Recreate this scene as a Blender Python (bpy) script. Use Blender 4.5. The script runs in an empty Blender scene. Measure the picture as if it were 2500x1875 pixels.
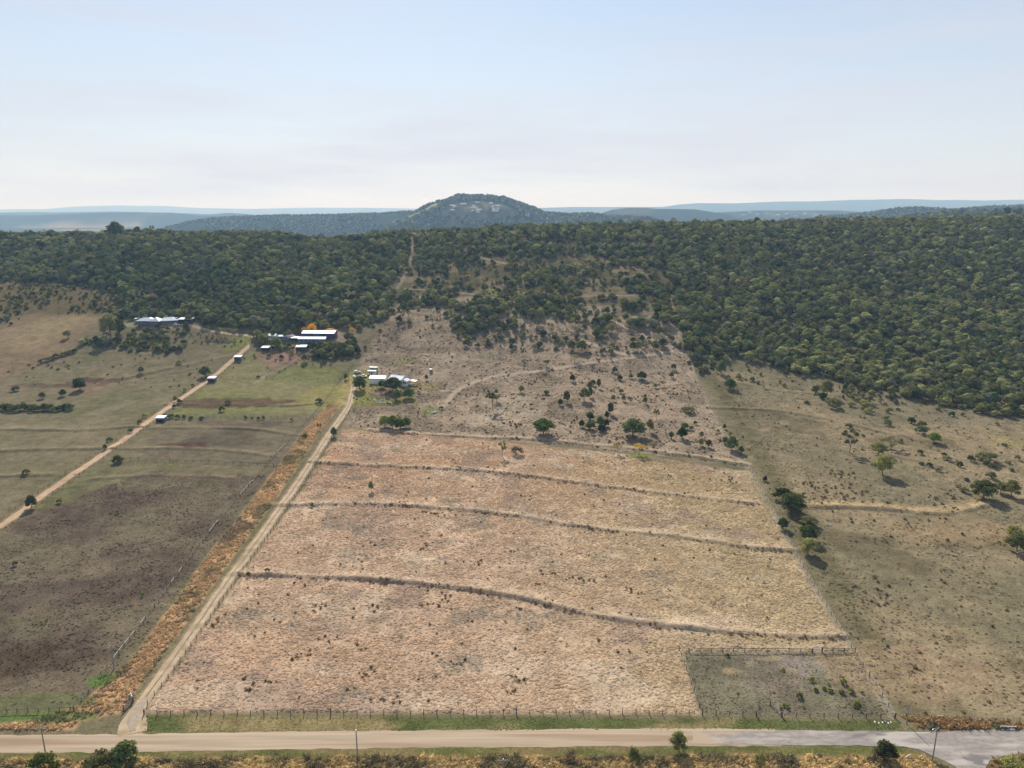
import bpy, bmesh, math, random
import numpy as np
from mathutils import Vector, Matrix

# ------------------------------------------------------------------ camera, sky, sun, exposure
R = math.radians
sc = bpy.context.scene
CAM_H, PITCH, FPX = 125.0, R(13.5), 1766.0          # metres above the road, tilt below level, focal length for a 2500 wide frame
cam_d = bpy.data.cameras.new('camera')
cam_d.sensor_width = 36.0
cam_d.lens = 36.0 * FPX / 2500.0
cam_d.clip_start, cam_d.clip_end = 1.0, 120000.0
cam = bpy.data.objects.new('camera', cam_d)
sc.collection.objects.link(cam)
cam.location = (0, 0, CAM_H)
cam.rotation_euler = (math.pi / 2 - PITCH, 0, 0)
sc.camera = cam

SUN_EL, SUN_AZ = R(37), R(-11)                       # azimuth from +Y, positive to +X
world = bpy.data.worlds.new('World')
sc.world = world
world.use_nodes = True
wn, wl = world.node_tree.nodes, world.node_tree.links
wn.clear()
w_out = wn.new('ShaderNodeOutputWorld')
w_bg = wn.new('ShaderNodeBackground')
w_sky = wn.new('ShaderNodeTexSky')
w_sky.sky_type = 'NISHITA'
w_sky.sun_disc = False
w_sky.sun_elevation = SUN_EL
w_sky.sun_rotation = SUN_AZ
w_sky.altitude = 300
w_sky.air_density = 1.0
w_sky.dust_density = 0.25
w_sky.ozone_density = 3.0
# thin cirrus veil over the sky
w_tc = wn.new('ShaderNodeTexCoord')
w_map = wn.new('ShaderNodeMapping')
w_map.inputs['Scale'].default_value = (1.0, 1.0, 9.0)
w_noise = wn.new('ShaderNodeTexNoise')
w_noise.inputs['Scale'].default_value = 2.2
w_noise.inputs['Detail'].default_value = 6
w_noise.inputs['Roughness'].default_value = 0.55
w_ramp = wn.new('ShaderNodeMapRange')
w_ramp.inputs['From Min'].default_value = 0.42
w_ramp.inputs['From Max'].default_value = 0.75
w_ramp.inputs['To Min'].default_value = -0.10
w_ramp.inputs['To Max'].default_value = 0.24
w_mix = wn.new('ShaderNodeMix')
w_mix.data_type = 'RGBA'
w_mix.inputs[7].default_value = (5.35, 5.42, 6.1, 1)
w_tint = wn.new('ShaderNodeMix')
w_tint.data_type = 'RGBA'
w_tint.blend_type = 'MULTIPLY'
w_tint.inputs[0].default_value = 1.0
w_tint.inputs[7].default_value = (1.02, 0.98, 0.88, 1)
wl.new(w_tc.outputs['Generated'], w_map.inputs['Vector'])
wl.new(w_map.outputs['Vector'], w_noise.inputs['Vector'])
wl.new(w_noise.outputs['Fac'], w_ramp.inputs['Value'])
w_sep = wn.new('ShaderNodeSeparateXYZ')
w_el = wn.new('ShaderNodeMapRange')                  # the milky veil thickens towards the horizon, all the way round
w_el.interpolation_type = 'SMOOTHSTEP'
w_el.inputs['From Min'].default_value = 0.0
w_el.inputs['From Max'].default_value = 0.40
w_el.inputs['To Min'].default_value = 0.88
w_el.inputs['To Max'].default_value = 0.30
w_add = wn.new('ShaderNodeMath')
w_add.operation = 'ADD'
w_add.use_clamp = True
wl.new(w_tc.outputs['Generated'], w_sep.inputs[0])
wl.new(w_sep.outputs['Z'], w_el.inputs['Value'])
wl.new(w_el.outputs['Result'], w_add.inputs[0])
wl.new(w_ramp.outputs['Result'], w_add.inputs[1])
wl.new(w_add.outputs[0], w_mix.inputs[0])
wl.new(w_sky.outputs['Color'], w_tint.inputs[6])
wl.new(w_tint.outputs[2], w_mix.inputs[6])
wl.new(w_mix.outputs[2], w_bg.inputs['Color'])
wl.new(w_bg.outputs['Background'], w_out.inputs['Surface'])
w_bg.inputs['Strength'].default_value = 0.095

sun_d = bpy.data.lights.new('sun', 'SUN')
sun_d.energy = 4.5
sun_d.angle = R(0.55)
sun_d.color = (1.0, 0.95, 0.87)
sun = bpy.data.objects.new('sun', sun_d)
sc.collection.objects.link(sun)
sun_dir = Vector((math.sin(SUN_AZ) * math.cos(SUN_EL), math.cos(SUN_AZ) * math.cos(SUN_EL), math.sin(SUN_EL)))
sun.rotation_euler = sun_dir.to_track_quat('Z', 'Y').to_euler()
sun.location = (0, 0, 300)

sc.view_settings.view_transform = 'Standard'
sc.view_settings.look = 'None'
sc.view_settings.gamma = 1.0
sc.view_settings.use_curve_mapping = False
sc.view_settings.exposure = 0.5
sc.render.engine = 'CYCLES'
sc.cycles.max_bounces = 6
sc.cycles.diffuse_bounces = 2
sc.cycles.transmission_bounces = 3
sc.cycles.transparent_max_bounces = 6
sc.cycles.volume_bounces = 0
sc.cycles.use_denoising = True

HAZE_DENSITY = 1.0e-4
HAZE_COLOR = (0.42, 0.68, 1.0, 1)

# ------------------------------------------------------------------ small numeric helpers
rng = np.random.default_rng(7)
random.seed(7)


def _hash(i, j, seed):
    h = (i.astype(np.int64) * 374761393 + j.astype(np.int64) * 668265263 + seed * 974634353) & 0xFFFFFFFF
    h = ((h ^ (h >> 13)) * 1274126177) & 0xFFFFFFFF
    h = (h ^ (h >> 16)) & 0xFFFFFF
    return h.astype(np.float64) / float(0xFFFFFF)


def vnoise(x, y, scale, seed=0):
    x = np.asarray(x, float) / scale
    y = np.asarray(y, float) / scale
    i, j = np.floor(x), np.floor(y)
    fx, fy = x - i, y - j
    fx, fy = fx * fx * (3 - 2 * fx), fy * fy * (3 - 2 * fy)
    a, b = _hash(i, j, seed), _hash(i + 1, j, seed)
    c, d = _hash(i, j + 1, seed), _hash(i + 1, j + 1, seed)
    return (a * (1 - fx) + b * fx) * (1 - fy) + (c * (1 - fx) + d * fx) * fy


def fbm(x, y, scale, seed=0, octv=3):
    s, amp, tot = 0.0, 1.0, 0.0
    for k in range(octv):
        s = s + amp * vnoise(x, y, scale / 2 ** k, seed + 17 * k)
        tot += amp
        amp *= 0.55
    return s / tot


def sstep(a, b, x):
    t = np.clip((np.asarray(x, float) - a) / (b - a), 0, 1)
    return t * t * (3 - 2 * t)


def q_of_v(v):
    """height change per metre forward along the sight line of image row v (2500 x 1875 frame)"""
    dv = (937.5 - np.asarray(v, float)) / FPX
    return (dv * math.cos(PITCH) - math.sin(PITCH)) / (math.cos(PITCH) + dv * math.sin(PITCH))


def k_of(u, v):
    dv = (937.5 - np.asarray(v, float)) / FPX
    return (np.asarray(u, float) - 1250.0) / FPX / (math.cos(PITCH) + dv * math.sin(PITCH))


# ------------------------------------------------------------------ the lie of the land
_pv = [(1875, None, 0), (1400, None, 2.0), (1150, None, 6.0), (1000, None, 11.0), (925, None, 15.5), (850, None, 26), (790, None, 37.5)]
_yk, _zk = [-4000, 0, 165], [0, 0, 0]
for v_, _, z_ in _pv[1:]:
    _yk.append((z_ - CAM_H) / float(q_of_v(v_)))
    _zk.append(z_)
for v_, y_ in ((700, 665), (640, 745), (600, 812), (578, 880)):
    _yk.append(y_)
    _zk.append(CAM_H + y_ * float(q_of_v(v_)))
_crest_ref = _zk[-1]
_yk += [930, 1010, 1150, 1400, 1800, 2300, 90000]
_zk += [_crest_ref + 0.5, _crest_ref - 7, 66, 22, -6, -15, -18]
_ty = np.arange(-4000, 3000, 2.0)
_tz = np.interp(_ty, _yk, _zk)
_ker = np.hanning(31)
_tz = np.convolve(np.pad(_tz, 15, 'edge'), _ker / _ker.sum(), 'valid')

_crest = [(-50, 584), (0, 582), (300, 573), (560, 575), (700, 580), (790, 594), (850, 588), (930, 576), (990, 572), (1230, 565), (1500, 558), (1900, 551), (2300, 545), (2420, 542), (2550, 540)]
_cx = np.array([float(k_of(u, v)) * 890 for u, v in _crest])
_cz = np.array([CAM_H + 890 * float(q_of_v(v)) for u, v in _crest]) - _crest_ref


def _sil(pts, Y0):
    x = np.array([float(k_of(u, v)) * Y0 for u, v in pts])
    z = np.array([CAM_H + Y0 * float(q_of_v(v)) for u, v in pts])
    return x, z


# distant hills: outline (u, v), distance, half width in front and behind
FAR = [
    ([(395, 566), (430, 556), (455, 545), (520, 535), (570, 532), (640, 530), (721, 527), (820, 527), (934, 523), (991, 519), (1060, 521), (1150, 530), (1250, 560)], 3700, 520, 600, 0.8),
    ([(900, 575), (970, 545), (1020, 516), (1045, 503), (1067, 495), (1093, 490), (1108, 482), (1124, 478), (1181, 479), (1230, 484), (1268, 497), (1300, 508), (1332, 522), (1390, 526), (1446, 524), (1484, 530), (1579, 533), (1617, 543), (1660, 560)], 3200, 540, 480, 0.75),
    ([(1455, 530), (1475, 519), (1500, 511), (1530, 507), (1570, 507), (1600, 509), (1660, 510), (1700, 511), (1730, 516), (1790, 526)], 5200, 700, 900, 1.0),
    ([(1560, 535), (1640, 524), (1740, 519), (1840, 514), (1950, 513), (2050, 514), (2120, 520), (2200, 530)], 6200, 1100, 900, 1.0),
    ([(1960, 545), (2010, 533), (2060, 528), (2110, 524), (2160, 518), (2200, 511), (2240, 510), (2290, 512), (2330, 517), (2380, 511), (2430, 507), (2560, 504), (2750, 508)], 3300, 500, 600, 0.9),
    ([(2150, 550), (2230, 532), (2290, 524), (2340, 519), (2400, 518), (2520, 521), (2700, 530)], 2100, 380, 400, 0.9),
    ([(2330, 560), (2390, 541), (2430, 527), (2470, 521), (2520, 518), (2640, 522), (2800, 540)], 1350, 230, 200, 0.9),
    ([(1150, 512), (1300, 508), (1400, 505), (1500, 505), (1620, 505), (1660, 499), (1700, 496), (1800, 496), (1900, 492), (2000, 491), (2100, 487), (2200, 486), (2300, 488), (2400, 489), (2520, 487), (2800, 490)], 13500, 2200, 2500, 1.0),
    ([(-400, 519), (-100, 520), (60, 518), (170, 518), (280, 516), (360, 518), (460, 521), (560, 525)], 9500, 1500, 1500, 1.0),
    ([(-400, 523), (0, 526), (120, 524), (250, 519), (330, 518), (420, 519), (470, 525), (520, 530)], 7000, 700, 900, 1.0),
    ([(-300, 511), (0, 512), (60, 510), (130, 511), (200, 504), (290, 501), (400, 503), (470, 507), (600, 510), (760, 507), (900, 507), (1000, 509), (1100, 511)], 21000, 3000, 3000, 1.0),
    ([(480, 530), (520, 522), (560, 519), (600, 522), (660, 530)], 8000, 700, 700, 1.0),
]
_FAR = [_sil(p, y) + (y, a, b, s) for p, y, a, b, s in FAR]


def H0(X, Y):
    X = np.asarray(X, float)
    Y = np.asarray(Y, float)
    z = np.interp(Y, _ty, _tz)
    up = sstep(610, 885, Y) * (1 - sstep(900, 1500, Y))
    z = z + np.interp(X, _cx, _cz) * up
    sl = sstep(500, 640, Y) * (1 - 0.75 * sstep(800, 880, Y)) * (1 - sstep(880, 1300, Y))
    z = z + (fbm(X, Y * 0.6, 110, 3, 2) - 0.5) * 15 * sl
    z = z + (fbm(X, Y, 90, 5, 2) - 0.5) * 2.2 * sstep(180, 330, Y) * (1 - sstep(1200, 2000, Y))
    far = Y > 1050
    if np.any(far):
        zf = z
        base = -18 + (fbm(X, Y, 900, 11, 2) - 0.5) * 10
        hill = np.full(np.shape(z), -1e9)
        for x, t, y0, a, b, pw in _FAR:
            dy = Y - y0
            w = np.where(dy < 0, a, b) * (0.9 + 0.2 * vnoise(X, Y * 0, a * 0.5, 31))
            s = np.clip(1 - np.abs(dy) / w, 0, 1)
            s = np.sin(s * math.pi / 2) ** (1.4 * pw)
            top = np.interp(X, x, t, left=-18, right=-18)
            h = base + np.maximum(top - base, 0) * s * (1 - 0.10 * (1 - s) * s * 4 * (0.4 - vnoise(X, Y, a * 0.22, 41)))
            h = h + (fbm(X, Y, a * 0.36, 43, 3) - 0.5) * 0.42 * np.maximum(top - base, 0) * s * (1 - s) * 4 * 0.5
            hill = np.maximum(hill, h)
        zf = np.maximum(z, hill)
        z = np.where(far, zf, z)
    return z


_march = np.concatenate([np.arange(90, 700, 0.8), np.arange(700, 1100, 1.5), np.arange(1100, 4200, 8.0), np.geomspace(4200, 40000, 300)])


def G(pts, ymin=0.0):
    """ground points (x, y) seen at image positions (u, v)"""
    pts = np.atleast_2d(np.asarray(pts, float))
    out = np.zeros((len(pts), 2))
    my = _march[_march >= ymin]
    for s in range(0, len(pts), 250):
        p = pts[s:s + 250]
        q, k = q_of_v(p[:, 1]), k_of(p[:, 0], p[:, 1])
        Yg = np.broadcast_to(my, (len(p), len(my)))
        d = (CAM_H + Yg * q[:, None]) - H0(Yg * k[:, None], Yg)
        hit = d <= 0
        i = np.where(hit.any(1), hit.argmax(1), len(my) - 1)
        i0 = np.maximum(i - 1, 0)
        r = np.arange(len(p))
        d0, d1 = d[r, i0], d[r, i]
        t = np.where(np.abs(d0 - d1) > 1e-9, d0 / (d0 - d1 + 1e-12), 0)
        t = np.clip(t, 0, 1)
        yy = my[i0] + (my[i] - my[i0]) * t
        out[s:s + 250, 0] = yy * k
        out[s:s + 250, 1] = yy
    return out


def proj(X, Y, Z):
    c, s = math.cos(PITCH), math.sin(PITCH)
    dz = np.asarray(Z) - CAM_H
    f = Y * c - dz * s
    up = Y * s + dz * c
    return 1250 + FPX * X / f, 937.5 - FPX * up / f


def pxm(X, Y, Z):
    """pixels (2500 frame) per metre at a point"""
    return FPX / (np.asarray(Y) * math.cos(PITCH) - (np.asarray(Z) - CAM_H) * math.sin(PITCH))


def sd_poly(X, Y, poly):
    """signed distance, negative inside; far points are skipped"""
    poly = np.asarray(poly, float)
    d = np.full(X.shape, 60.0)
    lo, hi = poly.min(0) - 60, poly.max(0) + 60
    m = (X > lo[0]) & (X < hi[0]) & (Y > lo[1]) & (Y < hi[1])
    if not m.any():
        return d
    x, y = X[m], Y[m]
    best = np.full(x.shape, 1e9)
    inside = np.zeros(x.shape, bool)
    n = len(poly)
    for i in range(n):
        a, b = poly[i], poly[(i + 1) % n]
        e = b - a
        t = np.clip(((x - a[0]) * e[0] + (y - a[1]) * e[1]) / (e @ e + 1e-12), 0, 1)
        best = np.minimum(best, (x - a[0] - t * e[0]) ** 2 + (y - a[1] - t * e[1]) ** 2)
        if a[1] != b[1]:
            c = ((a[1] <= y) != (b[1] <= y)) & (x < a[0] + (y - a[1]) / (b[1] - a[1]) * e[0])
            inside ^= c
    best = np.sqrt(best)
    d[m] = np.minimum(np.where(inside, -best, best), 60)
    return d


def d_line(X, Y, line, signed=False):
    line = np.asarray(line, float)
    d = np.full(X.shape, 60.0)
    lo, hi = line.min(0) - 30, line.max(0) + 30
    m = (X > lo[0]) & (X < hi[0]) & (Y > lo[1]) & (Y < hi[1])
    if not m.any():
        return d
    x, y = X[m], Y[m]
    best = np.full(x.shape, 1e9)
    sg = np.ones(x.shape)
    for a, b in zip(line[:-1], line[1:]):
        e = b - a
        t = np.clip(((x - a[0]) * e[0] + (y - a[1]) * e[1]) / (e @ e + 1e-12), 0, 1)
        dd = (x - a[0] - t * e[0]) ** 2 + (y - a[1] - t * e[1]) ** 2
        s = np.sign(e[0] * (y - a[1]) - e[1] * (x - a[0]))
        sg = np.where(dd < best, s, sg)
        best = np.minimum(best, dd)
    best = np.sqrt(best)
    d[m] = best * sg if signed else best
    return d


def smooth_line(pts, step=2.0):
    """Catmull-Rom through world points, resampled evenly"""
    p = np.asarray(pts, float)
    p = np.vstack([2 * p[0] - p[1], p, 2 * p[-1] - p[-2]])
    out = []
    for i in range(1, len(p) - 2):
        t = np.linspace(0, 1, 24, endpoint=False)[:, None]
        a, b, c, d = p[i - 1], p[i], p[i + 1], p[i + 2]
        out.append(0.5 * ((2 * b) + (-a + c) * t + (2 * a - 5 * b + 4 * c - d) * t ** 2 + (-a + 3 * b - 3 * c + d) * t ** 3))
    out = np.vstack(out + [p[-2][None]])
    return resample(out, step)


def resample(p, step):
    s = np.concatenate([[0], np.cumsum(np.linalg.norm(np.diff(p, axis=0), axis=1))])
    n = max(2, int(round(s[-1] / step)) + 1)
    t = np.linspace(0, s[-1], n)
    return np.stack([np.interp(t, s, p[:, k]) for k in range(p.shape[1])], 1)


# ------------------------------------------------------------------ zones read off the ground (image positions turned into ground points)
def F(pts, k=2500 / 2212):          # positions noted on the 2212 wide view
    return [(u * k, v * k) for u, v in pts]


Z = {}
Z['gold'] = G([(350, 1738), (480, 1562), (640, 1334), (722, 1222), (800, 1098), (838, 1048), (1000, 1056), (1200, 1078), (1500, 1105), (1700, 1132), (1825, 1152), (1905, 1295), (1985, 1440), (2078, 1590), (1668, 1590), (1712, 1742)])
Z['yard'] = G([(1670, 1592), (2086, 1592), (2188, 1750), (1712, 1744)])
Z['verge'] = G([(345, 1746), (2200, 1758), (2200, 1782), (330, 1788)])
Z['verge_low'] = G([(-200, 1838), (900, 1824), (2200, 1820), (2262, 1846), (1000, 1852), (-200, 1860)])
Z['bottom'] = G([(-300, 1856), (300, 1852), (900, 1849), (1500, 1847), (2000, 1844), (2250, 1846), (2330, 1880), (2300, 1900), (-300, 1900)])
Z['bottom_right'] = G([(2412, 1880), (2418, 1852), (2500, 1842), (2700, 1850), (2700, 1900), (2412, 1900)])
Z['orange'] = G([(190, 1760), (300, 1738), (352, 1660), (436, 1546), (520, 1425), (600, 1318), (676, 1212), (752, 1097), (790, 1040), (828, 990), (800, 988), (745, 1050), (672, 1150), (590, 1255), (505, 1360), (420, 1480), (330, 1600), (200, 1722), (60, 1762), (-100, 1772), (-100, 1782), (180, 1782)])
Z['lawn'] = G([(806, 1000), (838, 930), (860, 905), (900, 902), (930, 950), (1010, 940), (1020, 985), (880, 992), (835, 1000)])
Z['slope'] = G([(850, 1000), (870, 905), (905, 850), (945, 775), (1000, 720), (1640, 760), (1700, 910), (1800, 1130), (1500, 1100), (1200, 1073), (850, 1045)])
Z['dark_left'] = G([(-100, 1730), (-100, 1330), (150, 1230), (360, 1150), (650, 1160), (600, 1240), (500, 1360), (420, 1470), (330, 1590), (190, 1725)])
Z['mid_left'] = G([(345, 1120), (405, 1022), (760, 1024), (700, 1105), (665, 1140)])
Z['green_left'] = G([(420, 1010), (520, 925), (610, 860), (830, 900), (820, 930), (770, 1010)])
Z['brown_hill'] = G([(-150, 930), (-100, 800), (90, 765), (260, 765), (255, 790), (200, 820), (150, 880), (60, 905), (0, 925)])
Z['scrub_left'] = G([(-150, 800), (-100, 700), (60, 690), (270, 715), (280, 770), (90, 765)])
Z['right'] = G([(1730, 905), (1830, 1130), (1930, 1290), (2010, 1440), (2190, 1755), (2700, 1770), (2700, 1040), (2300, 1000), (2050, 940), (1850, 905)])
Z['right_green'] = G([(1690, 890), (1745, 960), (1860, 1150), (2000, 1400), (2100, 1560), (2200, 1750), (2260, 1750), (2150, 1560), (2020, 1330), (1890, 1130), (1790, 960), (1740, 900)])
Z['weeds_right'] = G([(2190, 1748), (2500, 1765), (2600, 1768), (2600, 1782), (2420, 1778), (2300, 1782), (2250, 1778)])

BANKS = {  # contour banks across the paddocks (height, half width)
    'b1': (F([(610, 1092), (760, 1088), (900, 1094), (1100, 1112), (1250, 1137), (1450, 1158), (1620, 1183), (1700, 1190)]), 0.95, 2.3),
    'b2': (F([(522, 1242), (700, 1247), (900, 1261), (1100, 1288), (1300, 1333), (1500, 1358), (1700, 1373), (1800, 1378)]), 1.0, 2.2),
    'b3': (F([(680, 1000), (900, 1010), (1050, 1018), (1250, 1043), (1450, 1068), (1620, 1088)]), 0.9, 2.2),
    'b4': (F([(800, 930), (960, 942), (1150, 950), (1350, 968), (1500, 988), (1610, 1005)]), 0.7, 2.0),
    'c1': ([(790, 1020 + 50), (0, 0)], 0, 1),
}
del BANKS['c1']
BANKS.update({
    'l1': ([(0, 1050), (160, 1052), (330, 1044)], 0.8, 2.5),
    'l2': ([(0, 1103), (120, 1098), (265, 1097)], 0.8, 2.5),
    'l3': ([(0, 1165), (150, 1160)], 0.7, 2.5),
    'l4': ([(378, 1047), (520, 1046), (640, 1052), (728, 1064)], 0.7, 2.2),
    'l5': ([(310, 1098), (430, 1096), (560, 1103), (672, 1117)], 0.7, 2.2),
    'l6': ([(400, 988), (560, 990), (700, 992), (780, 985)], 0.8, 2.2),
    'l7': ([(230, 942), (330, 920), (430, 897), (560, 870)], 0.6, 2.5),
    'l8': ([(230, 1170), (380, 1162), (560, 1168)], 0.5, 2.4),
    'r1': ([(1745, 998), (1880, 1003), (1990, 1018), (2070, 1035), (2155, 1058)], 0.9, 2.4),
    'r2': ([(2010, 1240), (2120, 1243), (2280, 1255), (2350, 1250), (2400, 1238)], 1.1, 2.6),
    'r3': ([(2170, 1112), (2290, 1140), (2400, 1190)], 0.7, 2.4),
    'r4': ([(1800, 935), (1900, 955), (1990, 962)], 0.6, 2.0),
})
BANKS = {k: (smooth_line(G(p), 3.0), h, w) for k, (p, h, w) in BANKS.items()}

TRACKS = {  # paths worn into the ground (image line, half width, strength)
    'farm': ([(1085, 990), (1120, 952), (1200, 920), (1330, 904), (1420, 889), (1520, 875), (1640, 858)], 2.0, 0.72),
    'hill1': ([(1490, 778), (1535, 802), (1570, 818), (1600, 835)], 2.0, 1.0),
    'hill2': ([(1420, 830), (1480, 852), (1550, 868), (1640, 858)], 1.8, 0.9),
    'hill3': ([(990, 705), (1100, 712), (1180, 722), (1240, 735)], 1.2, 0.6),
    'hill4': ([(1160, 625), (1240, 645), (1300, 650)], 1.4, 0.6),
    'hill5': ([(1350, 721), (1480, 722), (1600, 721)], 1.2, 0.5),
    'hill6': ([(1350, 750), (1400, 758), (1440, 766)], 1.2, 0.6),
    'hill7': ([(1010, 577), (1002, 637), (987, 675), (968, 706)], 1.8, 0.35),
    'hill8': ([(1320, 606), (1420, 607), (1500, 605)], 1.1, 0.5),
    'yard1': ([(690, 1745 - 850), (648, 918), (620, 935)], 0.9, 0.5),
    'rightline': ([(1655, 830), (1700, 925), (1765, 1060), (1830, 1150), (1905, 1290), (1985, 1436), (2080, 1592), (2180, 1750)], 1.3, 0.3),
    'corner': ([(1660, 1585), (1600, 1600), (1540, 1620)], 0.5, 0.5),
    'loop1': ([(1600, 1556), (1750, 1570), (1900, 1577), (2040, 1572), (2060, 1545)], 0.5, 0.5),
    'loop2': ([(1560, 1566), (1750, 1581), (1900, 1584), (2050, 1582)], 0.4, 0.4),
}
TRACKS = {k: (smooth_line(G(p), 3.0), w, s) for k, (p, w, s) in TRACKS.items()}

DRIVE = smooth_line(G([(322, 1792), (330, 1745), (350, 1712), (386, 1660), (468, 1546), (549, 1428), (630, 1318), (704, 1212), (780, 1097), (816, 1042), (850, 993), (858, 966), (864, 940)]), 1.0)
TRACK_L = smooth_line(G([(-150, 1360), (0, 1284), (118, 1200), (281, 1088), (429, 982), (513, 925), (611, 841)]), 1.0)
DRIVE_TOP = smooth_line(G([(440, 792), (475, 797), (532, 811), (604, 819), (640, 826)]), 1.0)


def banks_z(X, Y):
    z = np.zeros(X.shape)
    for p, h, w in BANKS.values():
        d = d_line(X, Y, p, True)                    # positive on the uphill side
        m = np.abs(d) < 12
        if not m.any():
            continue
        dd = d[m]
        w_ = w * (0.8 + 0.5 * vnoise(X[m], Y[m], 7, 77))
        prof = np.where(dd < 0, np.exp(-(dd / (w_ * 0.34)) ** 2), np.exp(-(dd / (w_ * 2.0)) ** 2))
        z[m] += 0.85 * h * prof * (0.40 + 1.0 * vnoise(X[m], Y[m], 14, 78))
    return z


def H(X, Y):
    X = np.atleast_1d(np.asarray(X, float))
    Y = np.atleast_1d(np.asarray(Y, float))
    z = H0(X, Y)
    near = (Y > 100) & (Y < 700)
    if near.any():
        x, y = X[near], Y[near]
        b = banks_z(x, y)
        rough = sstep(166, 175, y) * 1.0
        b = b + ((fbm(x, y, 2.2, 51, 2) - 0.5) * 0.40 + (vnoise(x, y, 6.5, 52) - 0.5) * 0.30) * rough
        z[near] += b
    return z


def Hs(x, y):
    return float(H(x, y)[0])


def S(r, g, b, k=0.62):
    c = np.array([r, g, b], float) / 255.0
    return np.where(c <= 0.04045, c / 12.92, ((c + 0.055) / 1.055) ** 2.4) * k


def lerp(a, b, t):
    return a + (b - a) * t[..., None]


def gcol(X, Y, Zt=None):
    """dry-season ground cover colour at ground points"""
    X = np.asarray(X, float)
    Y = np.asarray(Y, float)
    n1, n2, n3 = fbm(X, Y, 60, 101), fbm(X, Y, 18, 102), fbm(X, Y, 5, 103, 2)
    col = lerp(np.broadcast_to(S(136, 126, 97), X.shape + (3,)).copy(), S(124, 120, 86), sstep(0.42, 0.68, n1))
    col = lerp(col, S(152, 138, 110), sstep(0.5, 0.75, n2) * 0.6)
    jit = (n3 - 0.5) * 5 + (n2 - 0.5) * 4

    def zone(name, c, soft=1.6, amt=1.0, jk=1.0):
        nonlocal col
        d = sd_poly(X, Y, Z[name]) + jit * jk
        col = lerp(col, c, (1 - sstep(-soft, soft, d)) * amt)

    # hill ground under the forest
    hill = sstep(560, 620, Y) * (1 - sstep(1100, 1500, Y))
    col = lerp(col, lerp(np.broadcast_to(S(112, 104, 76), X.shape + (3,)), S(146, 130, 100), sstep(0.4, 0.65, n2)), hill)
    zone('slope', lerp(lerp(np.broadcast_to(S(178, 158, 133), X.shape + (3,)), S(150, 134, 112), sstep(0.45, 0.65, n2)), S(194, 175, 150), sstep(0.55, 0.75, n1) * 0.7), 4)
    zone('brown_hill', lerp(np.broadcast_to(S(150, 129, 101), X.shape + (3,)), S(168, 148, 112), sstep(0.4, 0.7, n1)), 8)
    zone('scrub_left', S(126, 112, 78), 10)
    zone('dark_left', lerp(lerp(np.broadcast_to(S(131, 118, 96), X.shape + (3,)), S(104, 89, 78), sstep(0.48, 0.7, fbm(X, Y, 34, 120)) * 0.8), S(126, 121, 92), sstep(0.52, 0.7, n2) * 0.4), 3)
    zone('mid_left', lerp(np.broadcast_to(S(130, 119, 96), X.shape + (3,)), S(112, 102, 84), sstep(0.45, 0.65, n2)), 3)
    zone('green_left', lerp(np.broadcast_to(S(148, 140, 100), X.shape + (3,)), S(136, 136, 88), sstep(0.4, 0.65, n1)), 4)
    zone('right', lerp(lerp(np.broadcast_to(S(145, 134, 105), X.shape + (3,)), S(168, 150, 118), sstep(0.42, 0.66, n1)), S(122, 110, 84), sstep(0.55, 0.75, n2) * 0.7), 4)
    zone('right_green', S(118, 111, 80), 6, 0.8)
    up = sstep(250, 420, Y)
    rt = sstep(-20, 90, X)
    gold = lerp(np.broadcast_to(S(214, 184, 154), X.shape + (3,)).copy(), S(212, 172, 134), np.clip(up * 0.9 + (n1 - 0.5), 0, 1))
    gold = lerp(gold, S(200, 178, 138), rt * 0.8)
    gold = lerp(gold, S(226, 204, 176), sstep(0.56, 0.72, fbm(X, Y * 2.2, 26, 139)) * 0.55)
    gold = lerp(gold, S(188, 162, 140), sstep(0.55, 0.75, n2) * 0.7)
    gold = lerp(gold, S(164, 152, 132), sstep(0.66, 0.8, fbm(X, Y, 12, 131)) * 0.5)
    zone('gold', gold, 1.2, 1.0, 0.35)
    zone('yard', lerp(lerp(np.broadcast_to(S(138, 131, 106), X.shape + (3,)), S(158, 144, 124), sstep(0.52, 0.7, n2)), S(112, 106, 88), sstep(0.5, 0.7, fbm(X, Y, 9, 132)) * 0.6), 0.8, 1.0, 0.2)
    zone('lawn', lerp(np.broadcast_to(S(178, 160, 106), X.shape + (3,)), S(148, 146, 84), sstep(0.42, 0.6, n2)), 1.5, 1.0, 0.4)
    zone('verge', lerp(np.broadcast_to(S(158, 142, 100), X.shape + (3,)), S(108, 114, 68), sstep(0.36, 0.56, fbm(X, Y * 3, 22, 133))), 0.8, 1.0, 0.2)
    zone('verge_low', lerp(np.broadcast_to(S(146, 130, 88), X.shape + (3,)), S(116, 118, 68), sstep(0.38, 0.58, fbm(X, Y * 3, 18, 134))), 0.7, 1.0, 0.2)
    zone('bottom', lerp(np.broadcast_to(S(196, 164, 114), X.shape + (3,)), S(120, 102, 74), sstep(0.4, 0.65, n3)), 0.8, 1.0, 0.2)
    zone('bottom_right', S(150, 122, 84), 0.5, 1.0, 0.1)
    zone('weeds_right', lerp(np.broadcast_to(S(172, 132, 88), X.shape + (3,)), S(110, 98, 66), sstep(0.5, 0.7, n3)), 0.6, 1.0, 0.2)
    orange = lerp(np.broadcast_to(S(214, 174, 128), X.shape + (3,)), S(140, 126, 88), sstep(0.52, 0.7, fbm(X, Y, 9, 135)) * 0.75)
    zone('orange', orange, 1.0, 1.0, 0.3)
    # worn tracks
    for p, w, s in TRACKS.values():
        d = d_line(X, Y, p) + jit * 0.12
        col = lerp(col, S(206, 186, 162), (1 - sstep(w * 0.5, w * 1.4, d)) * s)
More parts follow.
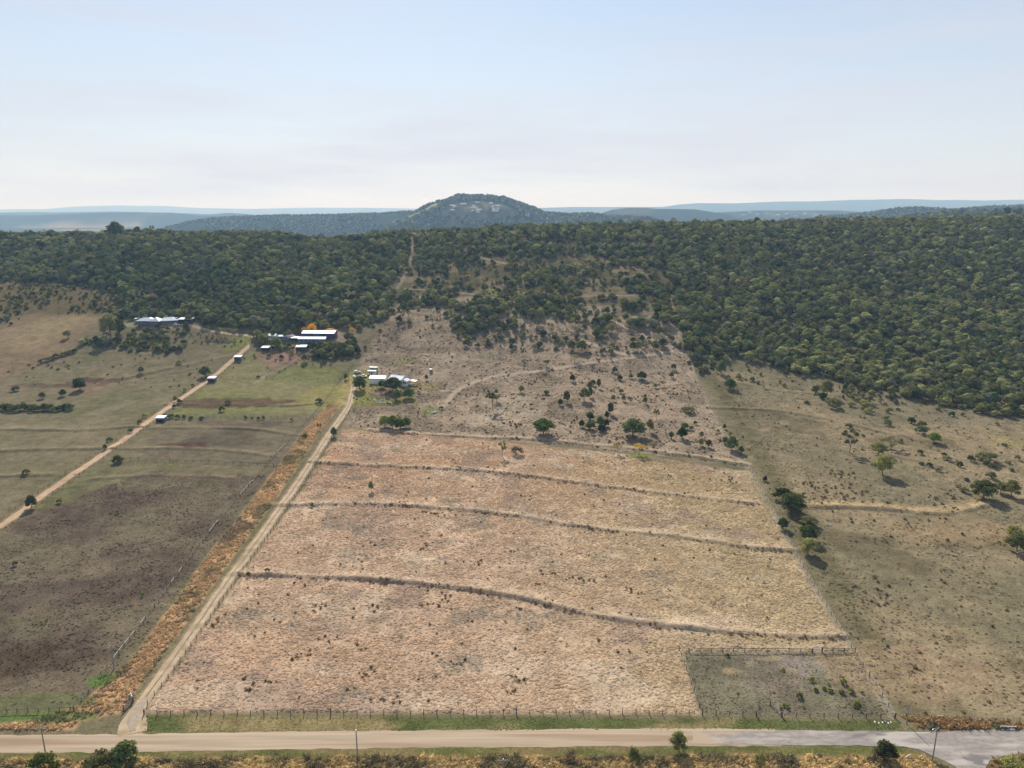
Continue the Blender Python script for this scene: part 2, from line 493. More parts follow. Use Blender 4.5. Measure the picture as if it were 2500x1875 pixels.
    # lit top and shaded front of each bank put into the colour, plus rank grass
    for kk, (p, h, w) in BANKS.items():
        d = d_line(X, Y, p, True)
        m = np.abs(d) < 9
        if not m.any():
            continue
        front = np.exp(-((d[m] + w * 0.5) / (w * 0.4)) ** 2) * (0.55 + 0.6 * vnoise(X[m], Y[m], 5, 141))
        top = np.exp(-((d[m] - w * 0.9) / (w * (1.6 if kk == 'r2' else 0.8))) ** 2)
        c = col[m]
        c = lerp(c, S(216, 192, 162) if kk[0] == 'b' else S(196, 172, 130) if kk == 'r2' else S(166, 148, 114), top * (0.7 if kk[0] == 'b' else 0.95 if kk == 'r2' else 0.45))
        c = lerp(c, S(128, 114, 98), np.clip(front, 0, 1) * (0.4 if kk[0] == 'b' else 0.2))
        col[m] = c
    # drive margins and bare earth
    d = d_line(X, Y, DRIVE)
    col = lerp(col, S(182, 156, 126), 1 - sstep(1.6, 3.0, d + jit * 0.15))
    d = d_line(X, Y, TRACK_L)
    col = lerp(col, S(170, 140, 108), 1 - sstep(1.8, 3.4, d + jit * 0.15))
    for (u, v, rx, ry, c, a) in BARE:
        e = ((X - u) / rx) ** 2 + ((Y - v) / ry) ** 2 + (n3 - 0.5) * 1.2 + (n2 - .5) * .8
        col = lerp(col, c, (1 - sstep(0.5, 1.2, e)) * a)
    # far country
    f = sstep(1300, 1900, Y)
    farc = lerp(np.broadcast_to(S(74, 84, 56), X.shape + (3,)), S(170, 150, 112), sstep(0.52, 0.66, fbm(X, Y, 420, 151, 3)))
    wood = np.clip((Zt if Zt is not None else H0(X, Y)) / 30, 0, 1)
    farc = lerp(farc, S(62, 74, 46), wood * (0.75 + 0.25 * sstep(0.6, 0.45, fbm(X, Y, 160, 152))))
    col = lerp(col, farc, f)
    # thin straw colour in the grassy spur of the settled hill
    col = lerp(col, S(176, 166, 112), (1 - sstep(14, 30, d_line(X, Y, SPUR))) * 0.9)
    col = lerp(col, S(160, 150, 108), np.clip(1.1 - ((X - TOWN[0]) / 150) ** 2 - ((Y - TOWN[1]) / 75) ** 2, 0, 1) * sstep(0.4, 0.6, fbm(X, Y, 40, 155)) * 0.9)
    return np.clip(col * (0.86 + 0.28 * n3)[..., None], 0.005, 1)


SPUR = G([(1065, 497), (1050, 507), (1035, 514), (1015, 524), (990, 533), (970, 540)], 1500)
TOWN = G([(1175, 507)], 1500)[0]
BARE = []
for (u, v, wx, wy, c, a) in [
        (570, 984, 42, 10, S(110, 86, 72), 0.8), (480, 1087, 9, 5, S(104, 80, 68), 0.8), (425, 1087, 9, 3, S(96, 70, 60), 0.7),
        (190, 940, 20, 7, S(118, 98, 82), 0.7), (228, 932, 16, 9, S(96, 70, 66), 0.8), (215, 948, 20, 14, S(150, 126, 102), 0.7), (120, 942, 28, 5, S(108, 88, 78), 0.7),
        (1050, 1002, 7, 10, S(142, 150, 92), 0.6), (985, 880, 12, 12, S(146, 140, 96), 0.6), (1180, 870, 14, 9, S(150, 142, 112), 0.5),
        (1560, 1113, 6, 3, S(128, 140, 64), 0.8), (530, 1290, 14, 12, S(104, 91, 78), 0.5), (480, 1280, 10, 10, S(106, 92, 78), 0.5),
        (360, 1345, 16, 9, S(102, 88, 76), 0.5), (40, 1610, 9, 9, S(92, 76, 60), 0.7), (175, 1600, 11, 7, S(100, 84, 70), 0.5),
        (90, 1715, 14, 4, S(116, 124, 80), 0.6), (10, 1756, 8, 2, S(104, 136, 66), 0.7), (140, 1750, 9, 2, S(108, 130, 70), 0.7), (250, 1660, 4, 3, S(104, 136, 60), 0.7),
        (690, 870, 20, 18, S(170, 136, 120), 0.8), (805, 845, 16, 16, S(186, 164, 140), 0.8), (585, 835, 10, 18, S(146, 146, 84), 0.8),
        (790, 965, 14, 26, S(166, 156, 96), 0.7), (335, 789, 12, 8, S(170, 170, 128), 0.8), (400, 797, 18, 6, S(176, 156, 120), 0.8), (2490, 1080, 14, 12, S(164, 152, 98), 0.5),
        (800, 820, 26, 10, S(180, 160, 140), 0.7), (1045, 945, 10, 8, S(150, 140, 90), 0.6), (990, 935, 14, 6, S(176, 148, 106), 0.8), (955, 960, 14, 10, S(150, 126, 112), 0.7),
        (1960, 1570 + 55, 8, 5, S(168, 156, 140), 0.7), (1790, 1640, 3, 2, S(186, 164, 124), 0.6), (1930, 1640, 2.2, 1.4, S(186, 164, 124), 0.5), (1880, 1607, 4, 1.2, S(186, 164, 124), 0.5),
        (2450, 980, 50, 16, S(176, 142, 108), 0.6), (2350, 1300, 30, 12, S(176, 152, 116), 0.7), (2210, 1640, 26, 12, S(180, 154, 122), 0.6)]:
    p_ = G([(u, v)])[0]
    BARE.append((p_[0], p_[1], wx, wy, c, a))

# ------------------------------------------------------------------ materials
MATS = {}


def nt(name):
    m = bpy.data.materials.new(name)
    m.use_nodes = True
    n, l = m.node_tree.nodes, m.node_tree.links
    n.clear()
    return m, n, l


def mat_plain(name, col, rough=0.7, var=0.12, scale=1.5, metal=0.0, spec=0.3, bump=0.0, stretch=(1, 1, 1), spots=None):
    """painted, weathered or metal surface: base colour broken up by two noises"""
    m, n, l = nt(name)
    out, b = n.new('ShaderNodeOutputMaterial'), n.new('ShaderNodeBsdfPrincipled')
    tc, mp = n.new('ShaderNodeTexCoord'), n.new('ShaderNodeMapping')
    mp.inputs['Scale'].default_value = stretch
    no = n.new('ShaderNodeTexNoise')
    no.inputs['Scale'].default_value = scale
    no.inputs['Detail'].default_value = 5
    mr = n.new('ShaderNodeMapRange')
    mr.inputs['From Min'].default_value, mr.inputs['From Max'].default_value = 0.3, 0.7
    mr.inputs['To Min'].default_value, mr.inputs['To Max'].default_value = 1 - var, 1 + var
    mx = n.new('ShaderNodeMix')
    mx.data_type, mx.blend_type = 'RGBA', 'MULTIPLY'
    mx.inputs[0].default_value = 1.0
    mx.inputs[6].default_value = (*col, 1)
    l.new(tc.outputs['Object'], mp.inputs['Vector'])
    l.new(mp.outputs['Vector'], no.inputs['Vector'])
    l.new(no.outputs['Fac'], mr.inputs['Value'])
    l.new(mr.outputs['Result'], mx.inputs[7])
    src = mx.outputs[2]
    if spots is not None:
        n2 = n.new('ShaderNodeTexNoise')
        n2.inputs['Scale'].default_value = scale * 0.35
        n2.inputs['Detail'].default_value = 4
        m2 = n.new('ShaderNodeMapRange')
        m2.inputs['From Min'].default_value, m2.inputs['From Max'].default_value = 0.5, 0.68
        x2 = n.new('ShaderNodeMix')
        x2.data_type = 'RGBA'
        x2.inputs[7].default_value = (*spots, 1)
        l.new(mp.outputs['Vector'], n2.inputs['Vector'])
        l.new(n2.outputs['Fac'], m2.inputs['Value'])
        l.new(m2.outputs['Result'], x2.inputs[0])
        l.new(src, x2.inputs[6])
        src = x2.outputs[2]
    l.new(src, b.inputs['Base Color'])
    b.inputs['Roughness'].default_value = rough
    b.inputs['Metallic'].default_value = metal
    b.inputs['Specular IOR Level'].default_value = spec
    if bump:
        bp = n.new('ShaderNodeBump')
        bp.inputs['Strength'].default_value = bump
        bp.inputs['Distance'].default_value = 0.1
        l.new(no.outputs['Fac'], bp.inputs['Height'])
        l.new(bp.outputs['Normal'], b.inputs['Normal'])
    l.new(b.outputs['BSDF'], out.inputs['Surface'])
    MATS[name] = m
    return m


def mat_leaf(name, col, col2, trans=0.35):
    """foliage: each plant gets its own tone, leaf clumps vary within it, light shows through"""
    m, n, l = nt(name)
    out = n.new('ShaderNodeOutputMaterial')
    oi, tc, no = n.new('ShaderNodeObjectInfo'), n.new('ShaderNodeTexCoord'), n.new('ShaderNodeTexNoise')
    no.inputs['Scale'].default_value = 1.1
    no.inputs['Detail'].default_value = 3
    mx = n.new('ShaderNodeMix')
    mx.data_type = 'RGBA'
    mx.inputs[6].default_value, mx.inputs[7].default_value = (*col, 1), (*col2, 1)
    ad = n.new('ShaderNodeMath')
    ad.operation = 'MULTIPLY_ADD'
    ad.inputs[1].default_value = 0.9
    l.new(no.outputs['Fac'], ad.inputs[0])
    sb = n.new('ShaderNodeMath')
    sb.operation = 'SUBTRACT'
    sb.inputs[1].default_value = 0.45
    l.new(oi.outputs['Random'], sb.inputs[0])
    l.new(sb.outputs[0], ad.inputs[2])
    ad.use_clamp = True
    l.new(tc.outputs['Object'], no.inputs['Vector'])
    l.new(ad.outputs[0], mx.inputs[0])
    hs = n.new('ShaderNodeHueSaturation')
    mr = n.new('ShaderNodeMapRange')
    mr.inputs['To Min'].default_value, mr.inputs['To Max'].default_value = 0.55, 1.55
    rn = n.new('ShaderNodeMath')
    rn.operation = 'FRACT'
    rm = n.new('ShaderNodeMath')
    rm.operation = 'MULTIPLY'
    rm.inputs[1].default_value = 7.31
    l.new(oi.outputs['Random'], rm.inputs[0])
    l.new(rm.outputs[0], rn.inputs[0])
    l.new(rn.outputs[0], mr.inputs['Value'])
    l.new(mr.outputs['Result'], hs.inputs['Value'])
    l.new(mx.outputs[2], hs.inputs['Color'])
    d, t, ms = n.new('ShaderNodeBsdfDiffuse'), n.new('ShaderNodeBsdfTranslucent'), n.new('ShaderNodeMixShader')
    ms.inputs[0].default_value = trans
    l.new(hs.outputs['Color'], d.inputs['Color'])
    l.new(hs.outputs['Color'], t.inputs['Color'])
    l.new(d.outputs[0], ms.inputs[1])
    l.new(t.outputs[0], ms.inputs[2])
    l.new(ms.outputs[0], out.inputs['Surface'])
    MATS[name] = m
    return m


def mat_ground():
    m, n, l = nt('ground_cover')
    out, b = n.new('ShaderNodeOutputMaterial'), n.new('ShaderNodeBsdfDiffuse')
    at, tc = n.new('ShaderNodeAttribute'), n.new('ShaderNodeTexCoord')
    at.attribute_name = 'ground_tone'
    n1, n2 = n.new('ShaderNodeTexNoise'), n.new('ShaderNodeTexNoise')
    n1.inputs['Scale'].default_value, n1.inputs['Detail'].default_value = 1.3, 6
    n1.inputs['Roughness'].default_value = 0.7
    n2.inputs['Scale'].default_value, n2.inputs['Detail'].default_value = 0.22, 5
    for k in (n1, n2):
        l.new(tc.outputs['Object'], k.inputs['Vector'])
    m1, m2 = n.new('ShaderNodeMapRange'), n.new('ShaderNodeMapRange')
    m1.inputs['From Min'].default_value, m1.inputs['From Max'].default_value = 0.3, 0.7
    m1.inputs['To Min'].default_value, m1.inputs['To Max'].default_value = 0.58, 1.42
    m2.inputs['From Min'].default_value, m2.inputs['From Max'].default_value = 0.3, 0.7
    m2.inputs['To Min'].default_value, m2.inputs['To Max'].default_value = 0.82, 1.18
    l.new(n1.outputs['Fac'], m1.inputs['Value'])
    l.new(n2.outputs['Fac'], m2.inputs['Value'])
    mm = n.new('ShaderNodeMath')
    mm.operation = 'MULTIPLY'
    l.new(m1.outputs['Result'], mm.inputs[0])
    l.new(m2.outputs['Result'], mm.inputs[1])
    mx = n.new('ShaderNodeMix')
    mx.data_type, mx.blend_type = 'RGBA', 'MULTIPLY'
    mx.inputs[0].default_value = 1.0
    l.new(at.outputs['Color'], mx.inputs[6])
    l.new(mm.outputs[0], mx.inputs[7])
    l.new(mx.outputs[2], b.inputs['Color'])
    bp = n.new('ShaderNodeBump')
    bp.inputs['Strength'].default_value = 0.8
    bp.inputs['Distance'].default_value = 0.35
    l.new(n1.outputs['Fac'], bp.inputs['Height'])
    l.new(bp.outputs['Normal'], b.inputs['Normal'])
    l.new(b.outputs[0], out.inputs['Surface'])
    return m


def mat_tuft():
    m, n, l = nt('dry_grass')
    out, d, t, ms = n.new('ShaderNodeOutputMaterial'), n.new('ShaderNodeBsdfDiffuse'), n.new('ShaderNodeBsdfTranslucent'), n.new('ShaderNodeMixShader')
    at = n.new('ShaderNodeAttribute')
    at.attribute_type = 'INSTANCER'
    at.attribute_name = 'tone'
    ms.inputs[0].default_value = 0.45
    l.new(at.outputs['Color'], d.inputs['Color'])
    l.new(at.outputs['Color'], t.inputs['Color'])
    l.new(d.outputs[0], ms.inputs[1])
    l.new(t.outputs[0], ms.inputs[2])
    l.new(ms.outputs[0], out.inputs['Surface'])
    return m


def mat_sealed():
    """old bitumen, worn pale along the wheel paths, dusted over where the dirt road joins it"""
    m, n, l = nt('asphalt')
    out, b = n.new('ShaderNodeOutputMaterial'), n.new('ShaderNodeBsdfPrincipled')
    tc = n.new('ShaderNodeTexCoord')

    def noise(scale, stretch, lo, hi, detail=5):
        mp, no, mr = n.new('ShaderNodeMapping'), n.new('ShaderNodeTexNoise'), n.new('ShaderNodeMapRange')
        mp.inputs['Scale'].default_value = stretch
        no.inputs['Scale'].default_value, no.inputs['Detail'].default_value = scale, detail
        mr.inputs['From Min'].default_value, mr.inputs['From Max'].default_value = lo, hi
        l.new(tc.outputs['Object'], mp.inputs['Vector'])
        l.new(mp.outputs['Vector'], no.inputs['Vector'])
        l.new(no.outputs['Fac'], mr.inputs['Value'])
        return mr.outputs['Result']

    def mix(f, a, c):
        x = n.new('ShaderNodeMix')
        x.data_type = 'RGBA'
        l.new(f, x.inputs[0])
        for s_, i in ((a, 6), (c, 7)):
            if isinstance(s_, tuple):
                x.inputs[i].default_value = (*s_, 1)
            else:
                l.new(s_, x.inputs[i])
        return x.outputs[2]
    c = mix(noise(1.2, (0.5, 0.9, 1), 0.35, 0.7), tuple(S(160, 151, 143)), tuple(S(184, 174, 164)))
    c = mix(noise(0.5, (0.16, 0.75, 1), 0.50, 0.62), c, tuple(S(206, 196, 184)))
    c = mix(noise(0.35, (0.3, 0.8, 1), 0.58, 0.64, 3), c, tuple(S(142, 136, 134)))
    sp_, ad, mr = n.new('ShaderNodeSeparateXYZ'), n.new('ShaderNodeMath'), n.new('ShaderNodeMapRange')
    l.new(tc.outputs['Object'], sp_.inputs[0])
    ad.operation = 'MULTIPLY_ADD'
    ad.inputs[1].default_value = 26.0
    l.new(noise(0.45, (0.35, 1, 1), 0.0, 1.0), ad.inputs[0])
    l.new(sp_.outputs['X'], ad.inputs[2])
    x0 = float(G([(1690, 1800)])[0][0])
    mr.inputs['From Min'].default_value, mr.inputs['From Max'].default_value = x0 + 17.0, x0 + 21.5
    l.new(ad.outputs[0], mr.inputs['Value'])
    c = mix(mr.outputs['Result'], tuple(S(202, 180, 152)), c)
    l.new(c, b.inputs['Base Color'])
    b.inputs['Roughness'].default_value = 0.9
    b.inputs['Specular IOR Level'].default_value = 0.2
    l.new(b.outputs[0], out.inputs['Surface'])
    MATS['asphalt'] = m


M_GROUND, M_TUFT = mat_ground(), mat_tuft()
mat_leaf('leaf_dark', (0.060, 0.092, 0.033), (0.160, 0.190, 0.064))
mat_leaf('leaf_forest', (0.118, 0.136, 0.048), (0.32, 0.315, 0.12))
mat_leaf('leaf_olive', (0.120, 0.134, 0.046), (0.27, 0.255, 0.095))
mat_leaf('leaf_grey', (0.12, 0.125, 0.080), (0.22, 0.22, 0.14))
mat_leaf('leaf_fresh', (0.115, 0.170, 0.034), (0.21, 0.25, 0.055))
mat_leaf('leaf_pale', (0.19, 0.205, 0.055), (0.29, 0.28, 0.085))
mat_leaf('leaf_brown', (0.110, 0.085, 0.055), (0.160, 0.125, 0.080))
mat_leaf('leaf_yellow', (0.40, 0.29, 0.045), (0.50, 0.37, 0.07))
mat_leaf('leaf_orange', (0.55, 0.26, 0.025), (0.62, 0.34, 0.03))
mat_plain('bark', (0.14, 0.115, 0.09), 0.9, 0.3, 3)
mat_plain('bark_pale', (0.30, 0.26, 0.21), 0.9, 0.3, 3)
mat_plain('dirt', tuple(S(202, 180, 152)), 0.95, 0.2, 1.0, bump=0.2, stretch=(0.03, 1.0, 1), spots=tuple(S(174, 146, 116)))
mat_sealed()
mat_plain('drive_dirt', tuple(S(210, 184, 152)), 0.95, 0.14, 0.5, bump=0.2, spots=tuple(S(176, 154, 118)))
mat_plain('track_dirt', tuple(S(210, 180, 144)), 0.95, 0.12, 0.4, bump=0.2, spots=tuple(S(192, 162, 126)))
mat_plain('post_wood', (0.10, 0.085, 0.07), 0.9, 0.35, 6)
mat_plain('rail_grey', (0.20, 0.175, 0.15), 0.85, 0.25, 3)
mat_plain('rail_white', (0.72, 0.70, 0.66), 0.6, 0.1, 3)
mat_plain('pole_wood', (0.26, 0.24, 0.22), 0.85, 0.2, 2)
mat_plain('wire', (0.10, 0.10, 0.10), 0.5, 0.05, 1, metal=0.6)
mat_plain('roof_white', (0.80, 0.81, 0.83), 0.45, 0.05, 1.2, spec=0.4)
mat_plain('roof_grey', (0.60, 0.63, 0.67), 0.4, 0.08, 1.0, metal=0.2, spec=0.4)
mat_plain('roof_dull', (0.60, 0.59, 0.57), 0.9, 0.1, 1.0)
mat_plain('roof_rust', (0.34, 0.22, 0.17), 0.7, 0.1, 1.0)
mat_plain('wall_dull', (0.36, 0.33, 0.28), 0.7, 0.1, 1.0)
mat_plain('roof_green', (0.36, 0.44, 0.38), 0.5, 0.1, 1.0)
mat_plain('wall_white', (0.78, 0.79, 0.80), 0.6, 0.05, 1.0)
mat_plain('wall_cream', (0.62, 0.62, 0.52), 0.6, 0.08, 1.0)
mat_plain('wall_blue', (0.16, 0.20, 0.34), 0.6, 0.12, 1.0)
mat_plain('wall_navy', (0.06, 0.055, 0.14), 0.6, 0.12, 1.0)
mat_plain('wall_green', (0.25, 0.34, 0.30), 0.6, 0.1, 1.0)
mat_plain('brick_brown', (0.16, 0.09, 0.06), 0.8, 0.2, 2.0)
mat_plain('glass_dark', (0.015, 0.018, 0.03), 0.08, 0.05, 1.0, spec=0.6)
mat_plain('car_white', (0.80, 0.80, 0.82), 0.25, 0.03, 1.0, spec=0.5)
mat_plain('rubber', (0.02, 0.02, 0.02), 0.8, 0.1, 4)
mat_plain('lamp_glass', (0.7, 0.7, 0.68), 0.1, 0.05, 2)
mat_plain('cow_hide', (0.012, 0.010, 0.010), 0.6, 0.3, 2)
mat_plain('concrete', (0.42, 0.41, 0.39), 0.85, 0.15, 2, bump=0.2)
mat_plain('stone', (0.34, 0.31, 0.28), 0.9, 0.3, 2, bump=0.3)
mat_plain('tank_green', (0.18, 0.27, 0.23), 0.5, 0.08, 1)
mat_plain('galvanised', (0.55, 0.56, 0.58), 0.4, 0.1, 2, metal=0.4)
mat_plain('brush_grey', (0.15, 0.125, 0.10), 0.95, 0.3, 2)

# ------------------------------------------------------------------ object helpers
COL = sc.collection


def put(o, parent=None):
    COL.objects.link(o)
    if parent is not None:
        o.parent = parent
    return o


def tag(o, label=None, cat=None, group=None, kind=None):
    if label:
        o['label'] = label
    if cat:
        o['category'] = cat
    if group:
        o['group'] = group
    if kind:
        o['kind'] = kind
    return o


def empty(name, loc, rz=0.0):
    o = bpy.data.objects.new(name, None)
    o.empty_display_size = 0.3
    o.location = loc
    o.rotation_euler = (0, 0, rz)
    return put(o)


class MB:
    """collects faces and makes one mesh"""

    def __init__(self):
        self.v, self.f, self.m = [], [], []

    def add(self, verts, faces, mi=0):
        b = len(self.v)
        self.v += [tuple(p) for p in verts]
        self.f += [tuple(i + b for i in f) for f in faces]
        self.m += [mi] * len(faces)
        return self

    def box(self, c, s, rz=0.0, mi=0):
        x, y, z = s[0] / 2, s[1] / 2, s[2] / 2
        ca, sa = math.cos(rz), math.sin(rz)
        vs = [(c[0] + ca * a - sa * b, c[1] + sa * a + ca * b, c[2] + d) for a, b, d in
              ((-x, -y, -z), (x, -y, -z), (x, y, -z), (-x, y, -z), (-x, -y, z), (x, -y, z), (x, y, z), (-x, y, z))]
        return self.add(vs, [(0, 3, 2, 1), (4, 5, 6, 7), (0, 1, 5, 4), (1, 2, 6, 5), (2, 3, 7, 6), (3, 0, 4, 7)], mi)

    def tube(self, pts, rad, n=6, mi=0, cap=True):
        pts = [Vector(p) for p in pts]
        b = len(self.v)
        for i, p in enumerate(pts):
            d = (pts[min(i + 1, len(pts) - 1)] - pts[max(i - 1, 0)])
            d = d.normalized() if d.length > 1e-9 else Vector((0, 0, 1))
            a = d.cross(Vector((0, 0, 1))) if abs(d.z) < 0.95 else d.cross(Vector((1, 0, 0)))
            a.normalize()
            c = d.cross(a)
            r = rad[i] if isinstance(rad, (list, tuple)) else rad
            for k in range(n):
                t = 2 * math.pi * k / n
                self.v.append(tuple(p + (a * math.cos(t) + c * math.sin(t)) * r))
        for i in range(len(pts) - 1):
            for k in range(n):
                k2 = (k + 1) % n
                self.f.append((b + i * n + k, b + i * n + k2, b + (i + 1) * n + k2, b + (i + 1) * n + k))
                self.m.append(mi)
        if cap:
            self.f.append(tuple(b + k for k in range(n))[::-1])
            self.f.append(tuple(b + (len(pts) - 1) * n + k for k in range(n)))
            self.m += [mi, mi]
        return self

    def mesh(self, name, mats, smooth=False):
        me = bpy.data.meshes.new(name)
        me.from_pydata(self.v, [], self.f)
        for k in (mats if isinstance(mats, (list, tuple)) else [mats]):
            me.materials.append(MATS[k] if isinstance(k, str) else k)
        me.polygons.foreach_set('material_index', self.m)
        if smooth:
            me.polygons.foreach_set('use_smooth', [True] * len(self.f))
        me.update()
        return me

    def build(self, name, mats, parent=None, loc=(0, 0, 0), rz=0.0, smooth=False):
        o = bpy.data.objects.new(name, self.mesh(name, mats, smooth))
        o.location = loc
        o.rotation_euler = (0, 0, rz)
        return put(o, parent)


def mesh_np(name, verts, faces, mat):
    """verts (n,3), faces (m,k)"""
    me = bpy.data.meshes.new(name)
    nv, (nf, k) = len(verts), faces.shape
    me.vertices.add(nv)
    me.vertices.foreach_set('co', np.ascontiguousarray(verts, np.float32).ravel())
    me.loops.add(nf * k)
    me.loops.foreach_set('vertex_index', np.ascontiguousarray(faces, np.int32).ravel())
    me.polygons.add(nf)
    me.polygons.foreach_set('loop_start', np.arange(nf, dtype=np.int32) * k)
    me.polygons.foreach_set('loop_total', np.full(nf, k, np.int32))
    me.materials.append(mat)
    me.update(calc_edges=True)
    me.validate()
    return me


# ------------------------------------------------------------------ ground sheet: one mesh from under the camera to the horizon
az = np.concatenate([np.arange(-180, -50, 6.0), np.arange(-50, -41, 1.5), np.linspace(-41, 41, 690), np.arange(42, 50, 1.5), np.arange(51, 180, 6.0)])
rr = [30.0, 70.0, 100.0]
r_ = 128.0
while r_ < 600:
    rr.append(r_)
    r_ += 0.5 + 0.75 * (r_ - 128) / 472.0
while r_ < 1010:
    rr.append(r_)
    r_ += 2.0
while r_ < 4000:
    rr.append(r_)
    r_ += 14 + (r_ - 1000) * 0.004
while r_ < 42000:
    rr.append(r_)
    r_ *= 1.033
rr = np.array(rr)
A, RR = np.meshgrid(np.radians(az), rr)
gx, gy = (RR * np.sin(A)).ravel(), (RR * np.cos(A)).ravel()
gz = H(gx, gy)
nA, nR = len(az), len(rr)
ii = np.arange(nR - 1)[:, None] * nA + np.arange(nA)[None]
jj = np.arange(nR - 1)[:, None] * nA + (np.arange(nA)[None] + 1) % nA
faces = np.stack([ii, jj, jj + nA, ii + nA], -1).reshape(-1, 4)[:, ::-1]
ground_me = mesh_np('ground', np.stack([gx, gy, gz], 1), faces, M_GROUND)
gc = gcol(gx, gy, gz)
at_ = ground_me.attributes.new('ground_tone', 'FLOAT_COLOR', 'POINT')
at_.data.foreach_set('color', np.concatenate([gc, np.ones((len(gc), 1))], 1).astype(np.float32).ravel())
ground_me.polygons.foreach_set('use_smooth', [True] * len(faces))
ground = put(bpy.data.objects.new('ground', ground_me))
tag(ground, kind='structure')


# ------------------------------------------------------------------ roads
def ribbon(name, line, half, mat, lift=0.07, ncross=9, ragged=0.35, profile=None, seed=0, vary=None):
    line = np.asarray(line)
    t = np.gradient(line, axis=0)
    t /= np.linalg.norm(t, axis=1)[:, None] + 1e-9
    nrm = np.stack([-t[:, 1], t[:, 0]], 1)
    s = np.linspace(-1, 1, ncross)
    hw = half if vary is None else half * vary(np.arange(len(line)))
    hw = np.broadcast_to(hw, (len(line),))
    i = np.arange(len(line)) * 1.0
    el = hw + (fbm(i, i * 0, 5, 201 + seed) - 0.5) * 2 * ragged
    er = hw + (fbm(i, i * 0 + 50, 5, 202 + seed) - 0.5) * 2 * ragged
    off = np.where(s[None] < 0, s[None] * er[:, None], s[None] * el[:, None])
    P = line[:, None, :] + nrm[:, None, :] * off[..., None]
    x, y = P[..., 0].ravel(), P[..., 1].ravel()
    z = H(x, y).reshape(P.shape[:2])
    z = np.minimum(z + lift, np.median(z, axis=1, keepdims=True) + 0.25)
    z = np.maximum(z, H(x, y).reshape(z.shape) + lift * 0.5)
    z[:, 0] -= lift * 1.2
    z[:, -1] -= lift * 1.2
    if profile is not None:
        z = z + profile(s)[None]
    n, c = P.shape[:2]
    a = np.arange(n - 1)[:, None] * c + np.arange(c - 1)[None]
    f = np.stack([a, a + c, a + c + 1, a + 1], -1).reshape(-1, 4)[:, ::-1]
    o = put(bpy.data.objects.new(name, mesh_np(name, np.stack([x, y, z.ravel()], 1), f, MATS[mat])))
    tag(o, kind='structure')
    return o


road_mid = G([(-300, 1822), (-100, 1819), (0, 1816), (300, 1814), (600, 1809), (900, 1805), (1250, 1802), (1500, 1800), (1760, 1799), (1900, 1800)])
ribbon('dirt_road', smooth_line(road_mid, 0.8), 3.1, 'dirt', 0.04, 11, 0.4)

def sheet(name, outline, z, mat, rag=0.18, step=0.7):
    """flat paved area with a crumbling edge"""
    p = np.vstack([outline, outline[:1]])
    p = resample(p, step)[:-1]
    i = np.arange(len(p)) * 1.0
    c = np.stack([fbm(i, i * 0, 4, 211, 2) - 0.5, fbm(i, i * 0 + 9, 4, 212, 2) - 0.5], 1)
    p = p + c * 2 * rag
    bm = bmesh.new()
    f = bm.faces.new([bm.verts.new((x, y, z)) for x, y in p])
    bmesh.ops.triangulate(bm, faces=[f])
    bmesh.ops.recalc_face_normals(bm, faces=bm.faces)
    if sum(q.normal.z for q in bm.faces) < 0:
        bmesh.ops.reverse_faces(bm, faces=bm.faces)
    me = bpy.data.meshes.new(name)
    bm.to_mesh(me)
    bm.free()
    me.materials.append(MATS[mat])
    return tag(put(bpy.data.objects.new(name, me)), kind='structure')


sheet('sealed_road', G([(1690, 1782), (1873, 1782), (2184, 1786), (2301, 1786), (2420, 1781), (2500, 1778), (2800, 1774), (2800, 1846), (2560, 1838), (2500, 1839), (2450, 1846), (2418, 1856), (2409, 1873), (2404, 1930),
                        (2350, 1930), (2334, 1873), (2283, 1847), (2245, 1831), (2204, 1822), (1912, 1819), (1690, 1816)]), 0.065, 'asphalt', 0.25)


def ruts(s):
    return -0.05 * np.exp(-((np.abs(s) - 0.55) / 0.2) ** 2)


drive = ribbon('driveway', DRIVE, 1.75, 'drive_dirt', 0.07, 9, 0.3, ruts, vary=lambda i: 1 + 1.0 * (1 - sstep(3, 11, i)))
mat_plain('drive_grass', tuple(S(164, 146, 106)), 0.95, 0.25, 0.8)
strip = ribbon('grass_strip', DRIVE[10:], 0.42, 'drive_grass', 0.11, 5, 0.2, seed=9)
strip.parent = drive
del strip['kind']
ribbon('field_track', TRACK_L, 1.8, 'track_dirt', 0.07, 9, 0.35, ruts, seed=3)
ribbon('homestead_drive', DRIVE_TOP, 1.9, 'drive_dirt', 0.08, 9, 0.3, seed=4)
mat_plain('loose_gravel', tuple(S(190, 172, 148)), 0.95, 0.15, 1.0)
ribbon('gravel_apron', DRIVE[1:15], 1.3, 'loose_gravel', 0.13, 7, 0.35, seed=6, vary=lambda i: 0.6 + 0.7 * sstep(0, 4, i) * (1 - sstep(7, 13, i)))


# ------------------------------------------------------------------ plants: prototypes
def rand_unit(r):
    v = r.normal(size=3)
    return v / (np.linalg.norm(v) + 1e-9)


